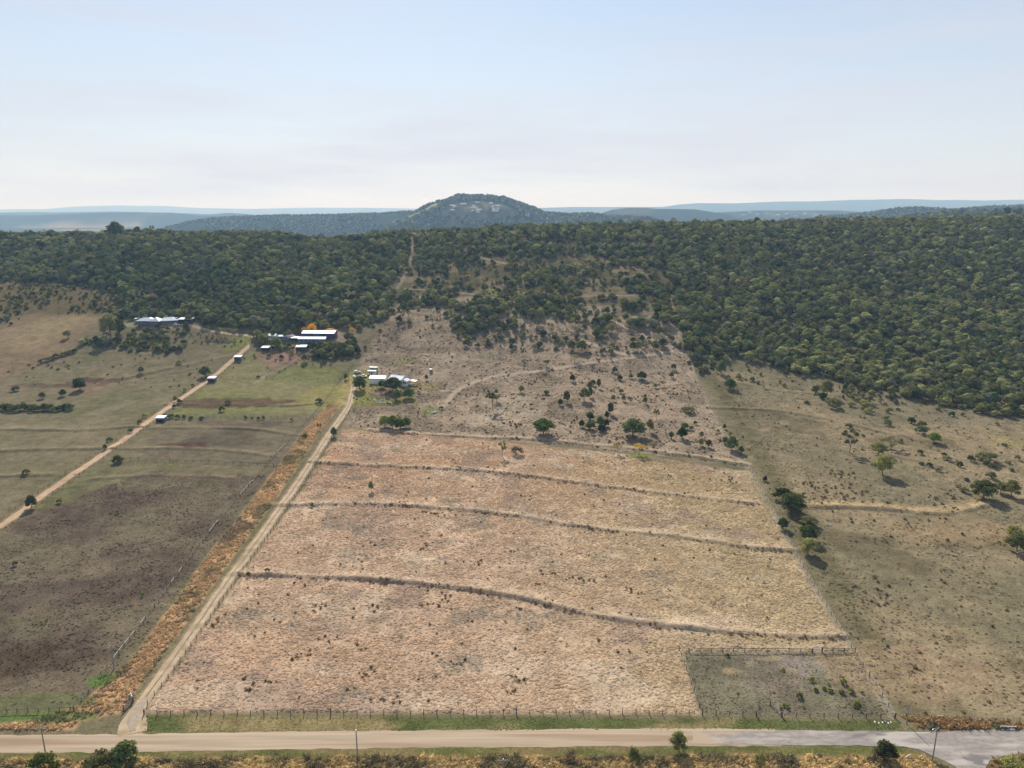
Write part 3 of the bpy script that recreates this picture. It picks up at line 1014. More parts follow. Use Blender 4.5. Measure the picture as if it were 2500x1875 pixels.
def _ico():
    v = np.array([(0, 0, 1), (.894, 0, .447), (.276, .851, .447), (-.724, .526, .447), (-.724, -.526, .447), (.276, -.851, .447),
                  (.724, .526, -.447), (-.276, .851, -.447), (-.894, 0, -.447), (-.276, -.851, -.447), (.724, -.526, -.447), (0, 0, -1)])
    f = [(0, 1, 2), (0, 2, 3), (0, 3, 4), (0, 4, 5), (0, 5, 1), (1, 6, 2), (2, 7, 3), (3, 8, 4), (4, 9, 5), (5, 10, 1),
         (2, 6, 7), (3, 7, 8), (4, 8, 9), (5, 9, 10), (1, 10, 6), (11, 7, 6), (11, 8, 7), (11, 9, 8), (11, 10, 9), (11, 6, 10)]
    vs, mid, f2 = [p for p in v], {}, []

    def md(a, b):
        k = (min(a, b), max(a, b))
        if k not in mid:
            p = vs[a] + vs[b]
            vs.append(p / np.linalg.norm(p))
            mid[k] = len(vs) - 1
        return mid[k]
    for a, b, c in f:
        x, y, z = md(a, b), md(b, c), md(c, a)
        f2 += [(a, x, z), (x, b, y), (z, y, c), (x, y, z)]
    return (v, f), (np.array(vs), f2)


ICO0, ICO1 = _ico()


def leaf_cloud(r, lobes, per, size, core=0.72, outward=0.9, flat=1.0):
    """leaf-sized faces over irregular lobes; lobes = (x, y, z, radius)"""
    V, Fc = [], []
    ico_v, ico_f = (ICO0 if core < 0.8 else ICO1)
    for (x, y, z, rad) in lobes:
        c = np.array((x, y, z))
        if core:
            b = len(V)
            for p in ico_v:
                V.append(c + p * rad * core * r.uniform(0.8, 1.12) * np.array((1, 1, flat)))
            Fc += [(a + b, d + b, e + b) for a, d, e in ico_f]
        for _ in range(per):
            d = rand_unit(r)
            if d[2] < -0.35:
                d[2] *= -0.6
            p = c + d * rad * r.uniform(0.72, 1.12) * np.array((1, 1, flat))
            nrm = d * outward + rand_unit(r) * 0.75
            nrm /= np.linalg.norm(nrm)
            a = np.cross(nrm, rand_unit(r))
            a /= np.linalg.norm(a) + 1e-9
            e = np.cross(nrm, a)
            s1, s2 = size * r.uniform(0.6, 1.3), size * r.uniform(0.5, 1.0)
            b = len(V)
            V += [p - a * s1 * 0.5, p + e * s2 * 0.5 + nrm * s2 * 0.12, p + a * s1 * 0.5, p - e * s2 * 0.5 - nrm * s2 * 0.12]
            Fc += [(b, b + 1, b + 2), (b, b + 2, b + 3)]
    return V, Fc


def crown_mesh(name, mat, V, Fc):
    me = bpy.data.meshes.new(name)
    me.from_pydata([tuple(p) for p in V], [], Fc)
    me.materials.append(MATS[mat])
    me.update()
    return me


def lobes_round(r, w, h, base, n, rad):
    """lobes filling a rounded crown w wide from base to h"""
    out, ch = [], h - base
    for k in range(n):
        t = 2 * math.pi * (k * 0.618) + r.uniform(-0.4, 0.4)
        zz = (k + 0.5) / n
        prof = math.sin(min(1.0, 0.22 + zz * 0.82) * math.pi) ** 0.6
        rr_ = (w / 2 - rad * w) * prof * r.uniform(0.55, 1.0)
        q = rad * w * r.uniform(0.75, 1.2)
        out.append((math.cos(t) * rr_, math.sin(t) * rr_, base + q * 0.6 + (ch - q * 1.5) * zz, q))
    out.append((0, 0, base + ch * 0.5, rad * w * 1.25))
    return out


def trunk_mesh(r, mat, h, rad, lobes, nlimb, lean=0.0, fork=0.35):
    mb = MB()
    bx, by = r.uniform(-lean, lean), r.uniform(-lean, lean)
    top = (bx, by, h)
    mid = (bx * 0.45 + r.uniform(-.04, .04), by * 0.45, h * 0.5)
    mb.tube([(0, 0, -0.5 * h * 0.12), (0, 0, h * 0.04), mid, top], [rad * 1.45, rad * 1.1, rad * 0.8, rad * 0.45], 7)
    for k in range(nlimb):
        L = lobes[(k * 3 + 1) % len(lobes)]
        t = fork + (0.95 - fork) * k / max(1, nlimb)
        s = Vector((mid[0] * t * 1.2, mid[1] * t * 1.2, h * t))
        e = Vector(L[:3])
        m_ = s.lerp(e, 0.5) + Vector((0, 0, 0.06 * h))
        mb.tube([s, m_, e], [rad * 0.5, rad * 0.34, rad * 0.14], 5)
    return mb.mesh('trunk', mat)


PROTO = {}       # kind -> list of (crown mesh, trunk mesh or None), all 1 unit tall


def make_proto(kind, n, leafmat, w, base, nl, rad, per, size, barkmat='bark', trunk_r=0.025, limbs=4, seed=0, flat=1.0, core=0.72, lean=0.06, shape=None):
    out = []
    for k in range(n):
        r = np.random.default_rng(seed * 100 + k)
        ww = w * r.uniform(0.9, 1.12)
        L = (shape or lobes_round)(r, ww, 1.0, base, nl, rad)
        V, Fc = leaf_cloud(r, L, per, size, core, flat=flat)
        cm = crown_mesh('crown', leafmat, V, Fc)
        tm = trunk_mesh(r, barkmat, base + (1 - base) * 0.55, trunk_r, L, limbs, lean) if trunk_r else None
        out.append((cm, tm))
    PROTO[kind] = out


def lobes_open(r, w, h, base, n, rad):
    """open gum-tree crown: separate leaf clumps at the ends of limbs"""
    out = []
    for k in range(n):
        t = 2 * math.pi * (k * 0.618) + r.uniform(-0.5, 0.5)
        zz = r.uniform(0, 1)
        rr_ = w / 2 * (0.35 + 0.6 * math.sin((0.15 + 0.75 * zz) * math.pi)) * r.uniform(0.5, 1.0)
        out.append((math.cos(t) * rr_, math.sin(t) * rr_, base + (h - base) * (0.12 + 0.78 * zz), rad * w * r.uniform(0.7, 1.25)))
    return out


def lobes_flat(r, w, h, base, n, rad):
    """umbrella crown"""
    out = []
    for k in range(n):
        t = 2 * math.pi * (k * 0.618)
        q = math.sqrt((k + 0.4) / n)
        out.append((math.cos(t) * q * w * 0.42, math.sin(t) * q * w * 0.42, h - 0.14 - 0.16 * q * q + r.uniform(-.05, .05), rad * w * r.uniform(0.8, 1.2)))
    return out


def lobes_column(r, w, h, base, n, rad):
    return [(r.uniform(-.02, .02), r.uniform(-.02, .02), base + (h - base) * (k + 0.5) / n, w * 0.5 * math.sin((0.12 + 0.85 * (1 - (k + .5) / n)) * math.pi / 2 + 0.15) * r.uniform(.85, 1.1)) for k in range(n)]


def lobes_bush(r, w, h, base, n, rad):
    out = []
    for k in range(n):
        t = 2 * math.pi * (k * 0.618) + r.uniform(-.5, .5)
        q = math.sqrt((k + 0.3) / n)
        out.append((math.cos(t) * q * w * 0.36, math.sin(t) * q * w * 0.36, 0.22 + (0.55 - 0.42 * q * q) * r.uniform(0.6, 1.1), rad * w * r.uniform(0.75, 1.2)))
    return out


# trees seen close: full crowns
make_proto('dark', 4, 'leaf_dark', 1.05, 0.16, 17, 0.165, 85, 0.085, seed=1, core=0.62)
make_proto('green', 4, 'leaf_fresh', 1.0, 0.2, 16, 0.155, 80, 0.085, seed=2, core=0.6)
make_proto('olive', 3, 'leaf_olive', 1.0, 0.22, 13, 0.165, 65, 0.08, seed=3)
make_proto('pale', 4, 'leaf_pale', 1.1, 0.2, 16, 0.145, 75, 0.08, seed=4, core=0.55)
make_proto('gum', 4, 'leaf_olive', 0.8, 0.42, 11, 0.13, 50, 0.07, 'bark_pale', 0.022, 7, seed=5, core=0.5, lean=0.1, shape=lobes_open)
make_proto('umbrella', 2, 'leaf_dark', 1.15, 0.45, 12, 0.15, 55, 0.08, 'bark', 0.025, 6, seed=6, flat=0.7, shape=lobes_flat)
make_proto('yellow', 3, 'leaf_yellow', 1.15, 0.40, 11, 0.13, 45, 0.075, 'bark_pale', 0.022, 6, seed=7, core=0.45, flat=0.75, shape=lobes_flat)
make_proto('orange', 2, 'leaf_orange', 1.25, 0.2, 12, 0.17, 55, 0.085, 'bark', 0.022, 5, seed=8, core=0.5)
make_proto('column', 2, 'leaf_dark', 0.26, 0.06, 9, 0.1, 60, 0.05, 'bark', 0.02, 1, seed=9, shape=lobes_column)
# shrubs
make_proto('bush', 5, 'leaf_dark', 1.35, 0.0, 9, 0.19, 45, 0.11, None, 0, seed=11, shape=lobes_bush)
make_proto('bush_green', 4, 'leaf_fresh', 1.35, 0.0, 9, 0.19, 45, 0.11, None, 0, seed=12, shape=lobes_bush)
make_proto('bush_pale', 4, 'leaf_pale', 1.4, 0.0, 9, 0.19, 45, 0.11, None, 0, seed=13, shape=lobes_bush)
make_proto('bush_olive', 4, 'leaf_olive', 1.4, 0.0, 9, 0.19, 45, 0.11, None, 0, seed=14, shape=lobes_bush)
make_proto('bush_grey', 3, 'leaf_brown', 1.5, 0.0, 8, 0.17, 45, 0.1, None, 0, seed=15, core=0.4, shape=lobes_bush)
# forest trees, lighter
for kk, (mt, sd) in enumerate((('leaf_forest', 21), ('leaf_dark', 22), ('leaf_olive', 23), ('leaf_grey', 24), ('leaf_brown', 25), ('leaf_pale', 26))):
    make_proto('forest_' + mt[5:], 4 if kk < 3 else 2, mt, 0.9, 0.14, 6, 0.25, 34, 0.11, 'bark', 0.022, 2, seed=sd, core=0.92)

make_proto('forest_open', 4, 'leaf_forest', 0.72, 0.3, 10, 0.15, 26, 0.085, 'bark_pale', 0.022, 5, seed=31, core=0.6, lean=0.08, shape=lobes_open)


def palm_meshes(r):
    V, Fc = [], []
    for k in range(13):
        t = 2 * math.pi * k / 13 + r.uniform(-.15, .15)
        up = r.uniform(0.0, 0.28)
        for s in range(5):
            a0, a1 = s / 5, (s + 1) / 5
            f = lambda a: np.array((math.cos(t) * 0.42 * a, math.sin(t) * 0.42 * a, 0.8 + up * a * 1.2 - 0.42 * a * a))
            side = np.array((-math.sin(t), math.cos(t), -0.35)) * 0.06
            w0, w1 = math.sin((0.15 + a0 * 0.8) * math.pi), math.sin((0.15 + a1 * 0.8) * math.pi)
            b = len(V)
            V += [f(a0) - side * w0, f(a0) + side * w0, f(a1) + side * w1, f(a1) - side * w1]
            Fc += [(b, b + 1, b + 2), (b, b + 2, b + 3)]
    cm = crown_mesh('crown', 'leaf_olive', V, Fc)
    tm = MB().tube([(0, 0, -0.05), (0.01, 0, 0.4), (0, 0, 0.81)], [0.028, 0.02, 0.018], 7).mesh('trunk', 'bark_pale')
    return cm, tm


PROTO['palm'] = [palm_meshes(np.random.default_rng(90 + k)) for k in range(2)]

TREE_NAME = {'dark': 'dark_tree', 'green': 'green_tree', 'olive': 'olive_tree', 'pale': 'pale_tree', 'gum': 'gum_tree', 'umbrella': 'umbrella_tree',
             'yellow': 'yellow_flowering_tree', 'orange': 'orange_tree', 'column': 'cypress_tree', 'palm': 'palm_tree'}


LOOK = {'dark': 'dark green', 'green': 'bright green', 'olive': 'olive', 'pale': 'yellow-green', 'gum': 'open-crowned', 'umbrella': 'flat-topped', 'yellow': 'yellow', 'orange': 'orange', 'column': 'columnar', 'palm': 'feathery',
        'bush': 'dark', 'bush_green': 'bright green', 'bush_pale': 'pale', 'bush_olive': 'olive', 'bush_grey': 'grey', 'forest_forest': 'mid green', 'forest_dark': 'dark green', 'forest_olive': 'olive', 'forest_grey': 'grey-green',
        'forest_brown': 'brownish', 'forest_open': 'open-crowned', 'forest_pale': 'pale green'}


def plant_at(kind, x, y, hgt, wid=None, label=None, group=None, cat=None, rz=None, name=None, k=None):
    """one plant standing on the ground: a tree is trunk and crown, a shrub one bush"""
    opts = PROTO[kind]
    cm, tm = opts[random.randrange(len(opts)) if k is None else k % len(opts)]
    xs = [v.co.x for v in cm.vertices[:60]]
    w0 = PW.setdefault(cm.name, max(v.co.x for v in cm.vertices) - min(v.co.x for v in cm.vertices))
    sx = (wid / w0) if wid else hgt
    z = Hs(x, y) - 0.05
    rz = random.uniform(0, 6.28) if rz is None else rz
    if tm is None:
        o = bpy.data.objects.new(name or 'shrub', cm)
        put(o)
        o.location, o.scale, o.rotation_euler = (x, y, z - 0.05 * hgt), (sx, sx, hgt), (0, 0, rz)
        PLANTS.append((o, LOOK[kind], 'low' if hgt < 1.3 else 'rounded' if hgt < 2.6 else 'tall', 'shrub'))
        return tag(o, label, cat or 'shrub', group)
    o = empty(name or TREE_NAME.get(kind, 'forest_tree'), (x, y, z), rz)
    for nm, me in (('trunk', tm), ('crown', cm)):
        c = bpy.data.objects.new(nm, me)
        put(c, o)
        c.scale = (sx, sx, hgt)
    PLANTS.append((o, LOOK[kind], 'small' if hgt < 4 else 'medium' if hgt < 6 else 'tall', 'tree'))
    return tag(o, label, cat or 'tree', group)


PW = {}
PLANTS = []          # every single plant: object, look, size word, noun


def plants_px(items, origin=(0, 0), scale=1.0, label=None, group=None):
    """items (u, v of the foot, width, height in image pixels, kind[, label])"""
    pts = G([(origin[0] + it[0] * scale, origin[1] + it[1] * scale) for it in items])
    for it, (x, y) in zip(items, pts):
        s = float(pxm(x, y, Hs(x, y)))
        w, h = 1.14 * it[2] * scale / s, 1.08 * it[3] * scale / s
        lb = it[5] if len(it) > 5 else label
        plant_at(it[4], x, y, max(h, 0.5), max(w, 0.5), lb, group if len(it) < 6 else (it[6] if len(it) > 6 else None))
        N_TREE[0 if PROTO[it[4]][0][1] is not None else 1] += 1
        KEEP.append((x, y, w * 0.5))


N_TREE, KEEP = [0, 0], []

# trees round the cottage and along the paddock (positions read on the enlarged view, foot of the plant)
plants_px([
    (410, 795, 145, 135, 'dark', 'broad dark tree with round crown in front of the parked white cars'),
    (630, 775, 75, 72, 'green', 'small light green tree standing before the long white shed'),
    (745, 808, 178, 135, 'dark', 'spreading dark tree hiding the corner of the white cottage'),
    (785, 892, 85, 98, 'green', 'bushy mid green tree below the cottage beside the stockyard panels'),
    (900, 882, 125, 100, 'dark', 'round dark tree on the lawn below the cottage windows'),
    (150, 1270, 60, 100, 'olive', 'lone slender tree beside the driveway at the top of the golden paddock'),
    (660, 1172, 115, 115, 'green', 'leftmost tree of the bright green clump below the farm yard'),
    (742, 1192, 125, 135, 'green', 'tallest tree of the bright green clump below the farm yard'),
    (822, 1192, 115, 100, 'green', 'low middle tree of the bright green clump below the farm yard'),
    (878, 1172, 95, 95, 'green', 'rightmost tree of the bright green clump below the farm yard'),
    (1755, 1000, 120, 195, 'gum', 'tall thin gum tree with tufted crown on the pale slope'),
    (1795, 922, 72, 82, 'gum', 'short gum tree just behind the tall thin gum'),
    (1480, 352, 60, 62, 'dark', 'small round dark tree high on the slope above the green tank'),
    (1605, 367, 46, 48, 'dark', 'small round tree beside the dark one above the green tank'),
    (1085, 700, 40, 58, 'green', 'small green tree right of the cottage above the yard fence'),
    (265, 692, 42, 62, 'dark', 'small dark tree beside the power pole at the yard edge'),
    (1850, 1475, 85, 165, 'gum', 'sparse gum tree standing beside the brush mound in the golden paddock'),
], (780, 760), 0.2411)
plants_px([
    (1090, 962, 172, 135, 'dark', 'big domed dark green tree at the lower edge of the pale slope'),
    (400, 946, 155, 118, 'green', 'bright willow-like green tree beside the upper contour bank'),
    (425, 426, 56, 48, 'umbrella', 'flat-topped dark tree by the dirt track high on the slope'),
    (640, 382, 56, 48, 'yellow', 'yellow flowering tree beside the dirt track high on the slope'),
    (1320, 577, 52, 40, 'yellow', 'yellow flowering tree on the open slope near the fence corner'),
    (970, 1092, 62, 80, 'yellow', 'slender yellow flowering tree on the upper bank of golden paddock'),
    (1140, 1106, 96, 84, 'yellow', 'wide yellow flowering tree on the upper bank of golden paddock'),
    (1470, 982, 78, 88, 'dark', 'round dark tree in front of a bright green one near the boundary'),
    (1492, 908, 62, 48, 'green', 'bright green tree behind the round dark one near the boundary'),
    (1855, 1068, 88, 104, 'dark', 'large dark tree on the boundary fence at the paddock corner'),
    (1770, 482, 78, 104, 'dark', 'tall dark tree at the forest edge right of the boundary fence'),
    (1840, 602, 92, 84, 'dark', 'lone round dark tree with long shadow in the right-hand field'),
    (1272, 842, 46, 84, 'gum', 'pale slim tree above the big domed tree'),
    (1220, 932, 56, 104, 'olive', 'spiky olive tree right of the big domed tree'),
    (918, 797, 46, 94, 'dark', 'tall narrow dark tree left of the big domed tree'),
    (890, 828, 40, 58, 'green', 'small bright green tree left of the narrow dark one'),
    (1520, 782, 120, 54, 'bush_pale', 'broad pale yellow-green thicket on the upper right slope'),
    (195, 1102, 105, 66, 'bush_grey', 'grey brush mound with dead branches in the golden paddock'),
], (1200, 760), 0.3165)
plants_px([(u, v, w, h, k) for u, v, w, h, k in [
    (760, 838, 58, 62, 'dark'), (695, 892, 46, 56, 'dark'), (762, 908, 72, 60, 'dark'), (838, 892, 70, 82, 'dark'), (884, 890, 50, 58, 'dark'), (850, 924, 62, 52, 'dark'),
    (1185, 712, 32, 56, 'green'), (1186, 664, 24, 26, 'green'), (1540, 916, 32, 34, 'green'), (1570, 872, 26, 28, 'green'), (1385, 982, 36, 56, 'dark'), (1620, 977, 32, 52, 'olive'),
    (1802, 1022, 46, 54, 'dark'), (1925, 1096, 38, 60, 'dark'), (715, 692, 92, 104, 'olive'), (760, 660, 40, 80, 'dark'), (580, 702, 56, 92, 'olive'), (758, 602, 52, 62, 'olive'),
    (530, 727, 42, 52, 'dark'), (785, 572, 46, 44, 'olive'), (825, 592, 36, 72, 'olive'), (625, 542, 42, 56, 'dark'), (950, 472, 42, 46, 'dark'), (1160, 527, 72, 62, 'dark'),
    (1075, 520, 34, 36, 'dark'), (990, 532, 46, 42, 'dark'), (1390, 512, 40, 46, 'dark'), (1402, 452, 42, 48, 'olive'), (230, 627, 44, 56, 'olive'), (306, 744, 36, 32, 'umbrella'),
    (425, 642, 46, 34, 'dark'), (40, 692, 56, 54, 'gum'), (940, 692, 36, 50, 'olive'), (1016, 692, 32, 50, 'olive'), (998, 634, 42, 36, 'olive'), (1262, 592, 32, 36, 'olive'),
    (240, 352, 46, 66, 'gum'), (150, 292, 30, 46, 'dark'), (620, 302, 76, 80, 'olive'), (700, 306, 82, 82, 'olive'), (932, 306, 42, 58, 'gum'), (1092, 302, 60, 68, 'olive'),
    (1130, 304, 60, 70, 'olive'), (1265, 297, 48, 56, 'dark'), (1320, 272, 72, 62, 'olive'), (1088, 244, 50, 44, 'olive'), (806, 202, 62, 56, 'green'), (922, 162, 70, 66, 'olive'),
    (1160, 234, 40, 54, 'olive'), (1295, 184, 62, 66, 'olive'), (1082, 164, 66, 56, 'gum'), (870, 190, 50, 40, 'olive'), (1215, 222, 36, 30, 'olive'), (1565, 1042, 42, 52, 'gum'),
    (1612, 1038, 44, 56, 'pale'), (1675, 1050, 48, 60, 'olive'), (1840, 960, 34, 36, 'olive'), (1745, 934, 24, 30, 'olive'), (1796, 908, 26, 40, 'dark'), (2110, 1312, 32, 40, 'dark'),
    (1840, 1340, 36, 70, 'gum'), (1368, 1308, 36, 50, 'gum'),
]], (1200, 760), 0.3165, 'small tree among many dotted over the pale slope above the golden paddock', 'trees dotted over the pale slope')
plants_px([
    (350, 1142, 152, 96, 'olive', 'wide olive tree, topmost of the row along the boundary fence'),
    (430, 1228, 182, 138, 'dark', 'largest dark tree of the row along the boundary fence'),
    (350, 1362, 82, 88, 'dark', 'small round dark tree standing on the boundary fence line'),
    (545, 1332, 140, 70, 'olive', 'low ragged olive tree in the middle of the boundary row'),
    (540, 1452, 132, 122, 'dark', 'dense dark tree second from the bottom of the boundary row'),
    (545, 1565, 142, 132, 'olive', 'lowest tree of the row beside the boundary fence'),
    (865, 775, 112, 168, 'gum', 'tall open gum tree alone in the right-hand field'),
    (1090, 792, 122, 95, 'pale', 'pale green feathery tree behind the yellow-green one in the right field'),
    (1185, 742, 132, 82, 'gum', 'wispy grey-green tree right of the feathery pair'),
    (1120, 948, 124, 156, 'pale', 'tall yellow-green tree in the middle of the right-hand field'),
    (1515, 697, 88, 74, 'green', 'small bright yellow-green tree on the dry hillside at right'),
    (1900, 1122, 190, 136, 'pale', 'widest yellow-green tree of the cluster at the right edge'),
    (2030, 1084, 90, 84, 'pale', 'middle yellow-green tree of the cluster at the right edge'),
    (2110, 1114, 116, 132, 'pale', 'upright yellow-green tree of the cluster at the right edge'),
    (2130, 1424, 124, 86, 'pale', 'upper of two yellow-green trees at the right border'),
    (2158, 1535, 144, 136, 'pale', 'lower of two yellow-green trees at the right border'),
    (1925, 842, 152, 80, 'bush_olive', 'wide dark thicket on the right-hand hillside'),
    (690, 342, 92, 128, 'olive', 'tall olive tree standing out from the forest edge at right'),
], (1800, 860), 0.3165)
plants_px([(u, v, w, h, k) for u, v, w, h, k in [
    (1420, 627, 92, 72, 'bush'), (1425, 572, 62, 52, 'bush_olive'), (1340, 547, 56, 50, 'bush'), (1655, 492, 48, 46, 'bush'), (1410, 787, 46, 44, 'bush_green'), (1715, 882, 48, 44, 'bush'),
    (1590, 797, 44, 30, 'bush'), (1615, 832, 70, 36, 'bush_olive'), (1955, 972, 82, 60, 'bush'), (1968, 890, 50, 46, 'bush'), (1160, 560, 58, 52, 'bush'), (1150, 522, 40, 36, 'bush_olive'), (860, 582, 54, 40, 'bush_olive'),
    (1480, 882, 42, 36, 'bush'), (1550, 918, 46, 30, 'bush_olive'), (2004, 560, 34, 26, 'bush_green'), (210, 1000, 32, 40, 'bush'), (600, 312, 62, 64, 'bush_olive'), (740, 426, 110, 80, 'bush_olive'),
    (985, 408, 92, 40, 'bush_olive'), (1050, 420, 50, 30, 'bush_olive'), (1005, 470, 60, 46, 'bush_pale'), (850, 330, 60, 40, 'bush_pale'), (900, 350, 70, 40, 'bush_pale'), (960, 345, 60, 36, 'bush_pale'), (880, 420, 70, 40, 'bush_pale'), (930, 380, 60, 30, 'bush_olive'),
    (535, 396, 50, 24, 'bush'), (1140, 404, 30, 20, 'bush_olive'), (1180, 444, 36, 20, 'bush_olive'), (1240, 446, 34, 20, 'bush_olive'), (1265, 700, 20, 40, 'bush'), (970, 646, 30, 18, 'bush'), (2060, 720, 40, 24, 'bush_olive'), (2090, 860, 44, 30, 'bush_olive'), (2110, 915, 44, 30, 'bush'),
    (1765, 990, 40, 24, 'bush_olive'), (1705, 1040, 40, 30, 'bush_olive'), (1750, 1076, 60, 40, 'bush_olive'), (1420, 866, 40, 22, 'bush'), (1800, 840, 60, 50, 'bush_olive'), (2160, 830, 40, 46, 'bush_olive'), (510, 1106, 30, 34, 'bush_olive'),
]], (1800, 860), 0.3165, 'low shrub scattered over the dry right-hand hillside below the forest', 'shrubs on the right-hand hillside')
plants_px([
    (515, 612, 78, 80, 'dark', 'round dark tree beside the bare earth pit in the left fields'),
    (405, 650, 46, 46, 'dark', 'small round dark tree left of the earth pit above the hedge'),
    (275, 664, 44, 40, 'olive', 'small olive tree above the hedge row at left'),
    (1320, 524, 78, 66, 'dark', 'broad dark tree beside the dirt track opposite a field shelter'),
    (435, 274, 42, 46, 'olive', 'lone olive tree on the brown hillside at left'),
    (712, 268, 120, 146, 'olive', 'tallest tree left of the big homestead'),
    (765, 262, 90, 110, 'dark', 'bushy tree close to the left end of the homestead'),
    (755, 1074, 68, 48, 'bush', 'large round bush at the end of the cross fence by the track'),
    (170, 1157, 46, 34, 'bush_green', 'bright round bush alone in the left field'),
    (1425, 747, 40, 40, 'bush', 'dark round bush below the bare brown strip'),
    (1467, 703, 42, 24, 'bush', 'low bush growing on the bare brown strip'),
    (2050, 697, 42, 26, 'bush', 'low dark bush at the right end of the bare brown strip'),
    (2145, 908, 36, 60, 'olive', 'slim tree on the driveway fence near the farm yard'),
    (1960, 922, 32, 32, 'green', 'small tree in the orange grass strip beside the rail fence'),
    (2055, 872, 28, 50, 'gum', 'thin tree at the top of the orange grass strip'),
    (910, 507, 36, 42, 'olive', 'small tree in the middle of the upper left field'),
    (1150, 447, 40, 26, 'bush', 'dark low bush in the upper left field'),
    (100, 616, 54, 36, 'bush', 'dark bush at the left end of the earth pit'),
    (1630, 270, 18, 74, 'column', 'taller dark cypress at the end of the homestead drive'),
    (1650, 276, 14, 46, 'column', 'shorter cypress beside the taller one at the homestead drive'),
    (1688, 310, 58, 60, 'pale', 'yellow-green tree left of the small white house'),
    (1775, 335, 80, 60, 'green', 'rounded green tree before the low building'),
    (1958, 430, 44, 52, 'olive', 'olive tree below the right green shelter'),
], (0, 720), 0.3797)
plants_px([(x, 742 + 6 * math.sin(x), random.uniform(46, 70), random.uniform(34, 56), random.choice(('bush', 'bush', 'bush_olive'))) for x in range(-10, 480, 33)],
          (0, 720), 0.3797, 'dark bush of the dense hedge row crossing the left field', 'hedge row in the left field')
plants_px([(x, 434 - (x - 262) * 0.28 + random.uniform(-6, 6), random.uniform(30, 46), random.uniform(22, 36), random.choice(('bush', 'bush_olive'))) for x in range(262, 500, 24)],
          (0, 720), 0.3797, 'bush of the line below the brown hillside at left', 'bush line under the brown hillside')
plants_px([(1062, 792, 38, 36, 'bush'), (1098, 792, 44, 34, 'bush'), (1140, 796, 34, 30, 'bush'), (1184, 796, 24, 30, 'bush'), (1228, 800, 30, 24, 'bush'), (1296, 800, 32, 22, 'bush'), (1580, 800, 24, 28, 'bush'), (1620, 798, 18, 20, 'bush'),
           (1662, 800, 20, 24, 'bush'), (1694, 800, 20, 28, 'bush'), (1875, 812, 20, 26, 'bush_olive'), (840, 884, 30, 32, 'bush'), (705, 940, 40, 30, 'bush_green'), (676, 996, 24, 28, 'bush'), (1120, 726, 26, 28, 'bush'), (1155, 700, 36, 30, 'bush'),
           (1130, 688, 34, 42, 'bush_olive'), (930, 790, 30, 40, 'bush_pale'), (896, 834, 36, 36, 'bush_pale'), (1190, 620, 24, 30, 'bush_pale'), (1240, 590, 22, 24, 'bush_olive'), (1730, 400, 30, 26, 'bush'), (1810, 410, 30, 30, 'bush'), (1660, 535, 24, 22, 'bush')],
          (0, 720), 0.3797, 'small dark bush on the fence lines beside the dirt track', 'bushes along the left track and fences')
plants_px([
    (190, 100, 66, 80, 'dark', 'round dark tree leaning over the dirt track at far left'),
    (92, 446, 30, 34, 'bush', 'lone small dark bush at the left border of the dark paddock'),
    (358, 68, 32, 30, 'bush_olive', 'small bush beside the dirt track above the dark paddock'),
    (704, 134, 26, 26, 'bush_green', 'tiny green bush near the top of the dark paddock'),
    (856, 626, 20, 30, 'bush_green', 'tiny upright green bush in the dark paddock by the fence'),
    (1490, 510, 28, 30, 'bush_green', 'tiny green bush at the left end of the lowest contour bank'),
    (1605, 500, 30, 28, 'bush_green', 'second tiny green bush on the lowest contour bank'),
    (1872, 90, 26, 28, 'bush_green', 'tiny green bush on the middle contour bank'),
], (0, 1200), 0.4068)
plants_px([
    (108, 1885, 66, 62, 'bush_green', 'big light green bush at the bottom left beside a power pole'),
    (248, 1888, 84, 62, 'bush_olive', 'wide grey-green bush at the bottom edge beside the darkest one'),
    (308, 1872, 66, 66, 'dark', 'dense dark bushy tree beside the road below the driveway mouth'),
    (1657, 1838, 40, 56, 'olive', 'small slanting tree at the road verge'),
    (1549, 1866, 34, 48, 'bush_olive', 'upright ragged bush below the road near the middle'),
    (1853, 1868, 28, 42, 'bush_olive', 'half-bare leaning bush in the lower verge'),
    (2158, 1858, 54, 52, 'olive', 'round olive tree beside the power pole at the junction'),
    (1395, 1856, 26, 30, 'bush_grey', 'grey leafless bush in the lower verge'),
    (2470, 1884, 62, 40, 'bush_pale', 'pale shrub on the corner of the side road'),
    (906, 1200, 14, 26, 'olive', 'lone sapling between two contour banks of the golden paddock'),
    (284, 579, 36, 36, 'dark', 'big dark tree standing above the forested skyline at left'),
    (4, 592, 32, 28, 'dark', 'dark tree on the skyline at the left border'),
    (122, 588, 16, 20, 'dark', 'small tree on the skyline right of the left border'),
])
plants_px([(x, y + 6, w, w * 0.8, 'bush_green' if w > 24 else 'bush_pale') for x, y, w in [(880, 410, 34), (955, 465, 30), (905, 475, 30), (995, 480, 34), (1070, 490, 36), (1080, 430, 46), (1125, 485, 44), (1195, 490, 24), (800, 515, 46),
           (715, 575, 40), (685, 587, 24), (1165, 555, 36), (1155, 578, 32), (1190, 606, 20), (415, 492, 20), (640, 486, 18), (985, 435, 24), (830, 582, 18), (352, 258, 28), (700, 345, 24)]],
          (1640, 1500), 0.3888, 'small yellow-green weed bush in the small fenced yard', 'weed bushes in the small yard')
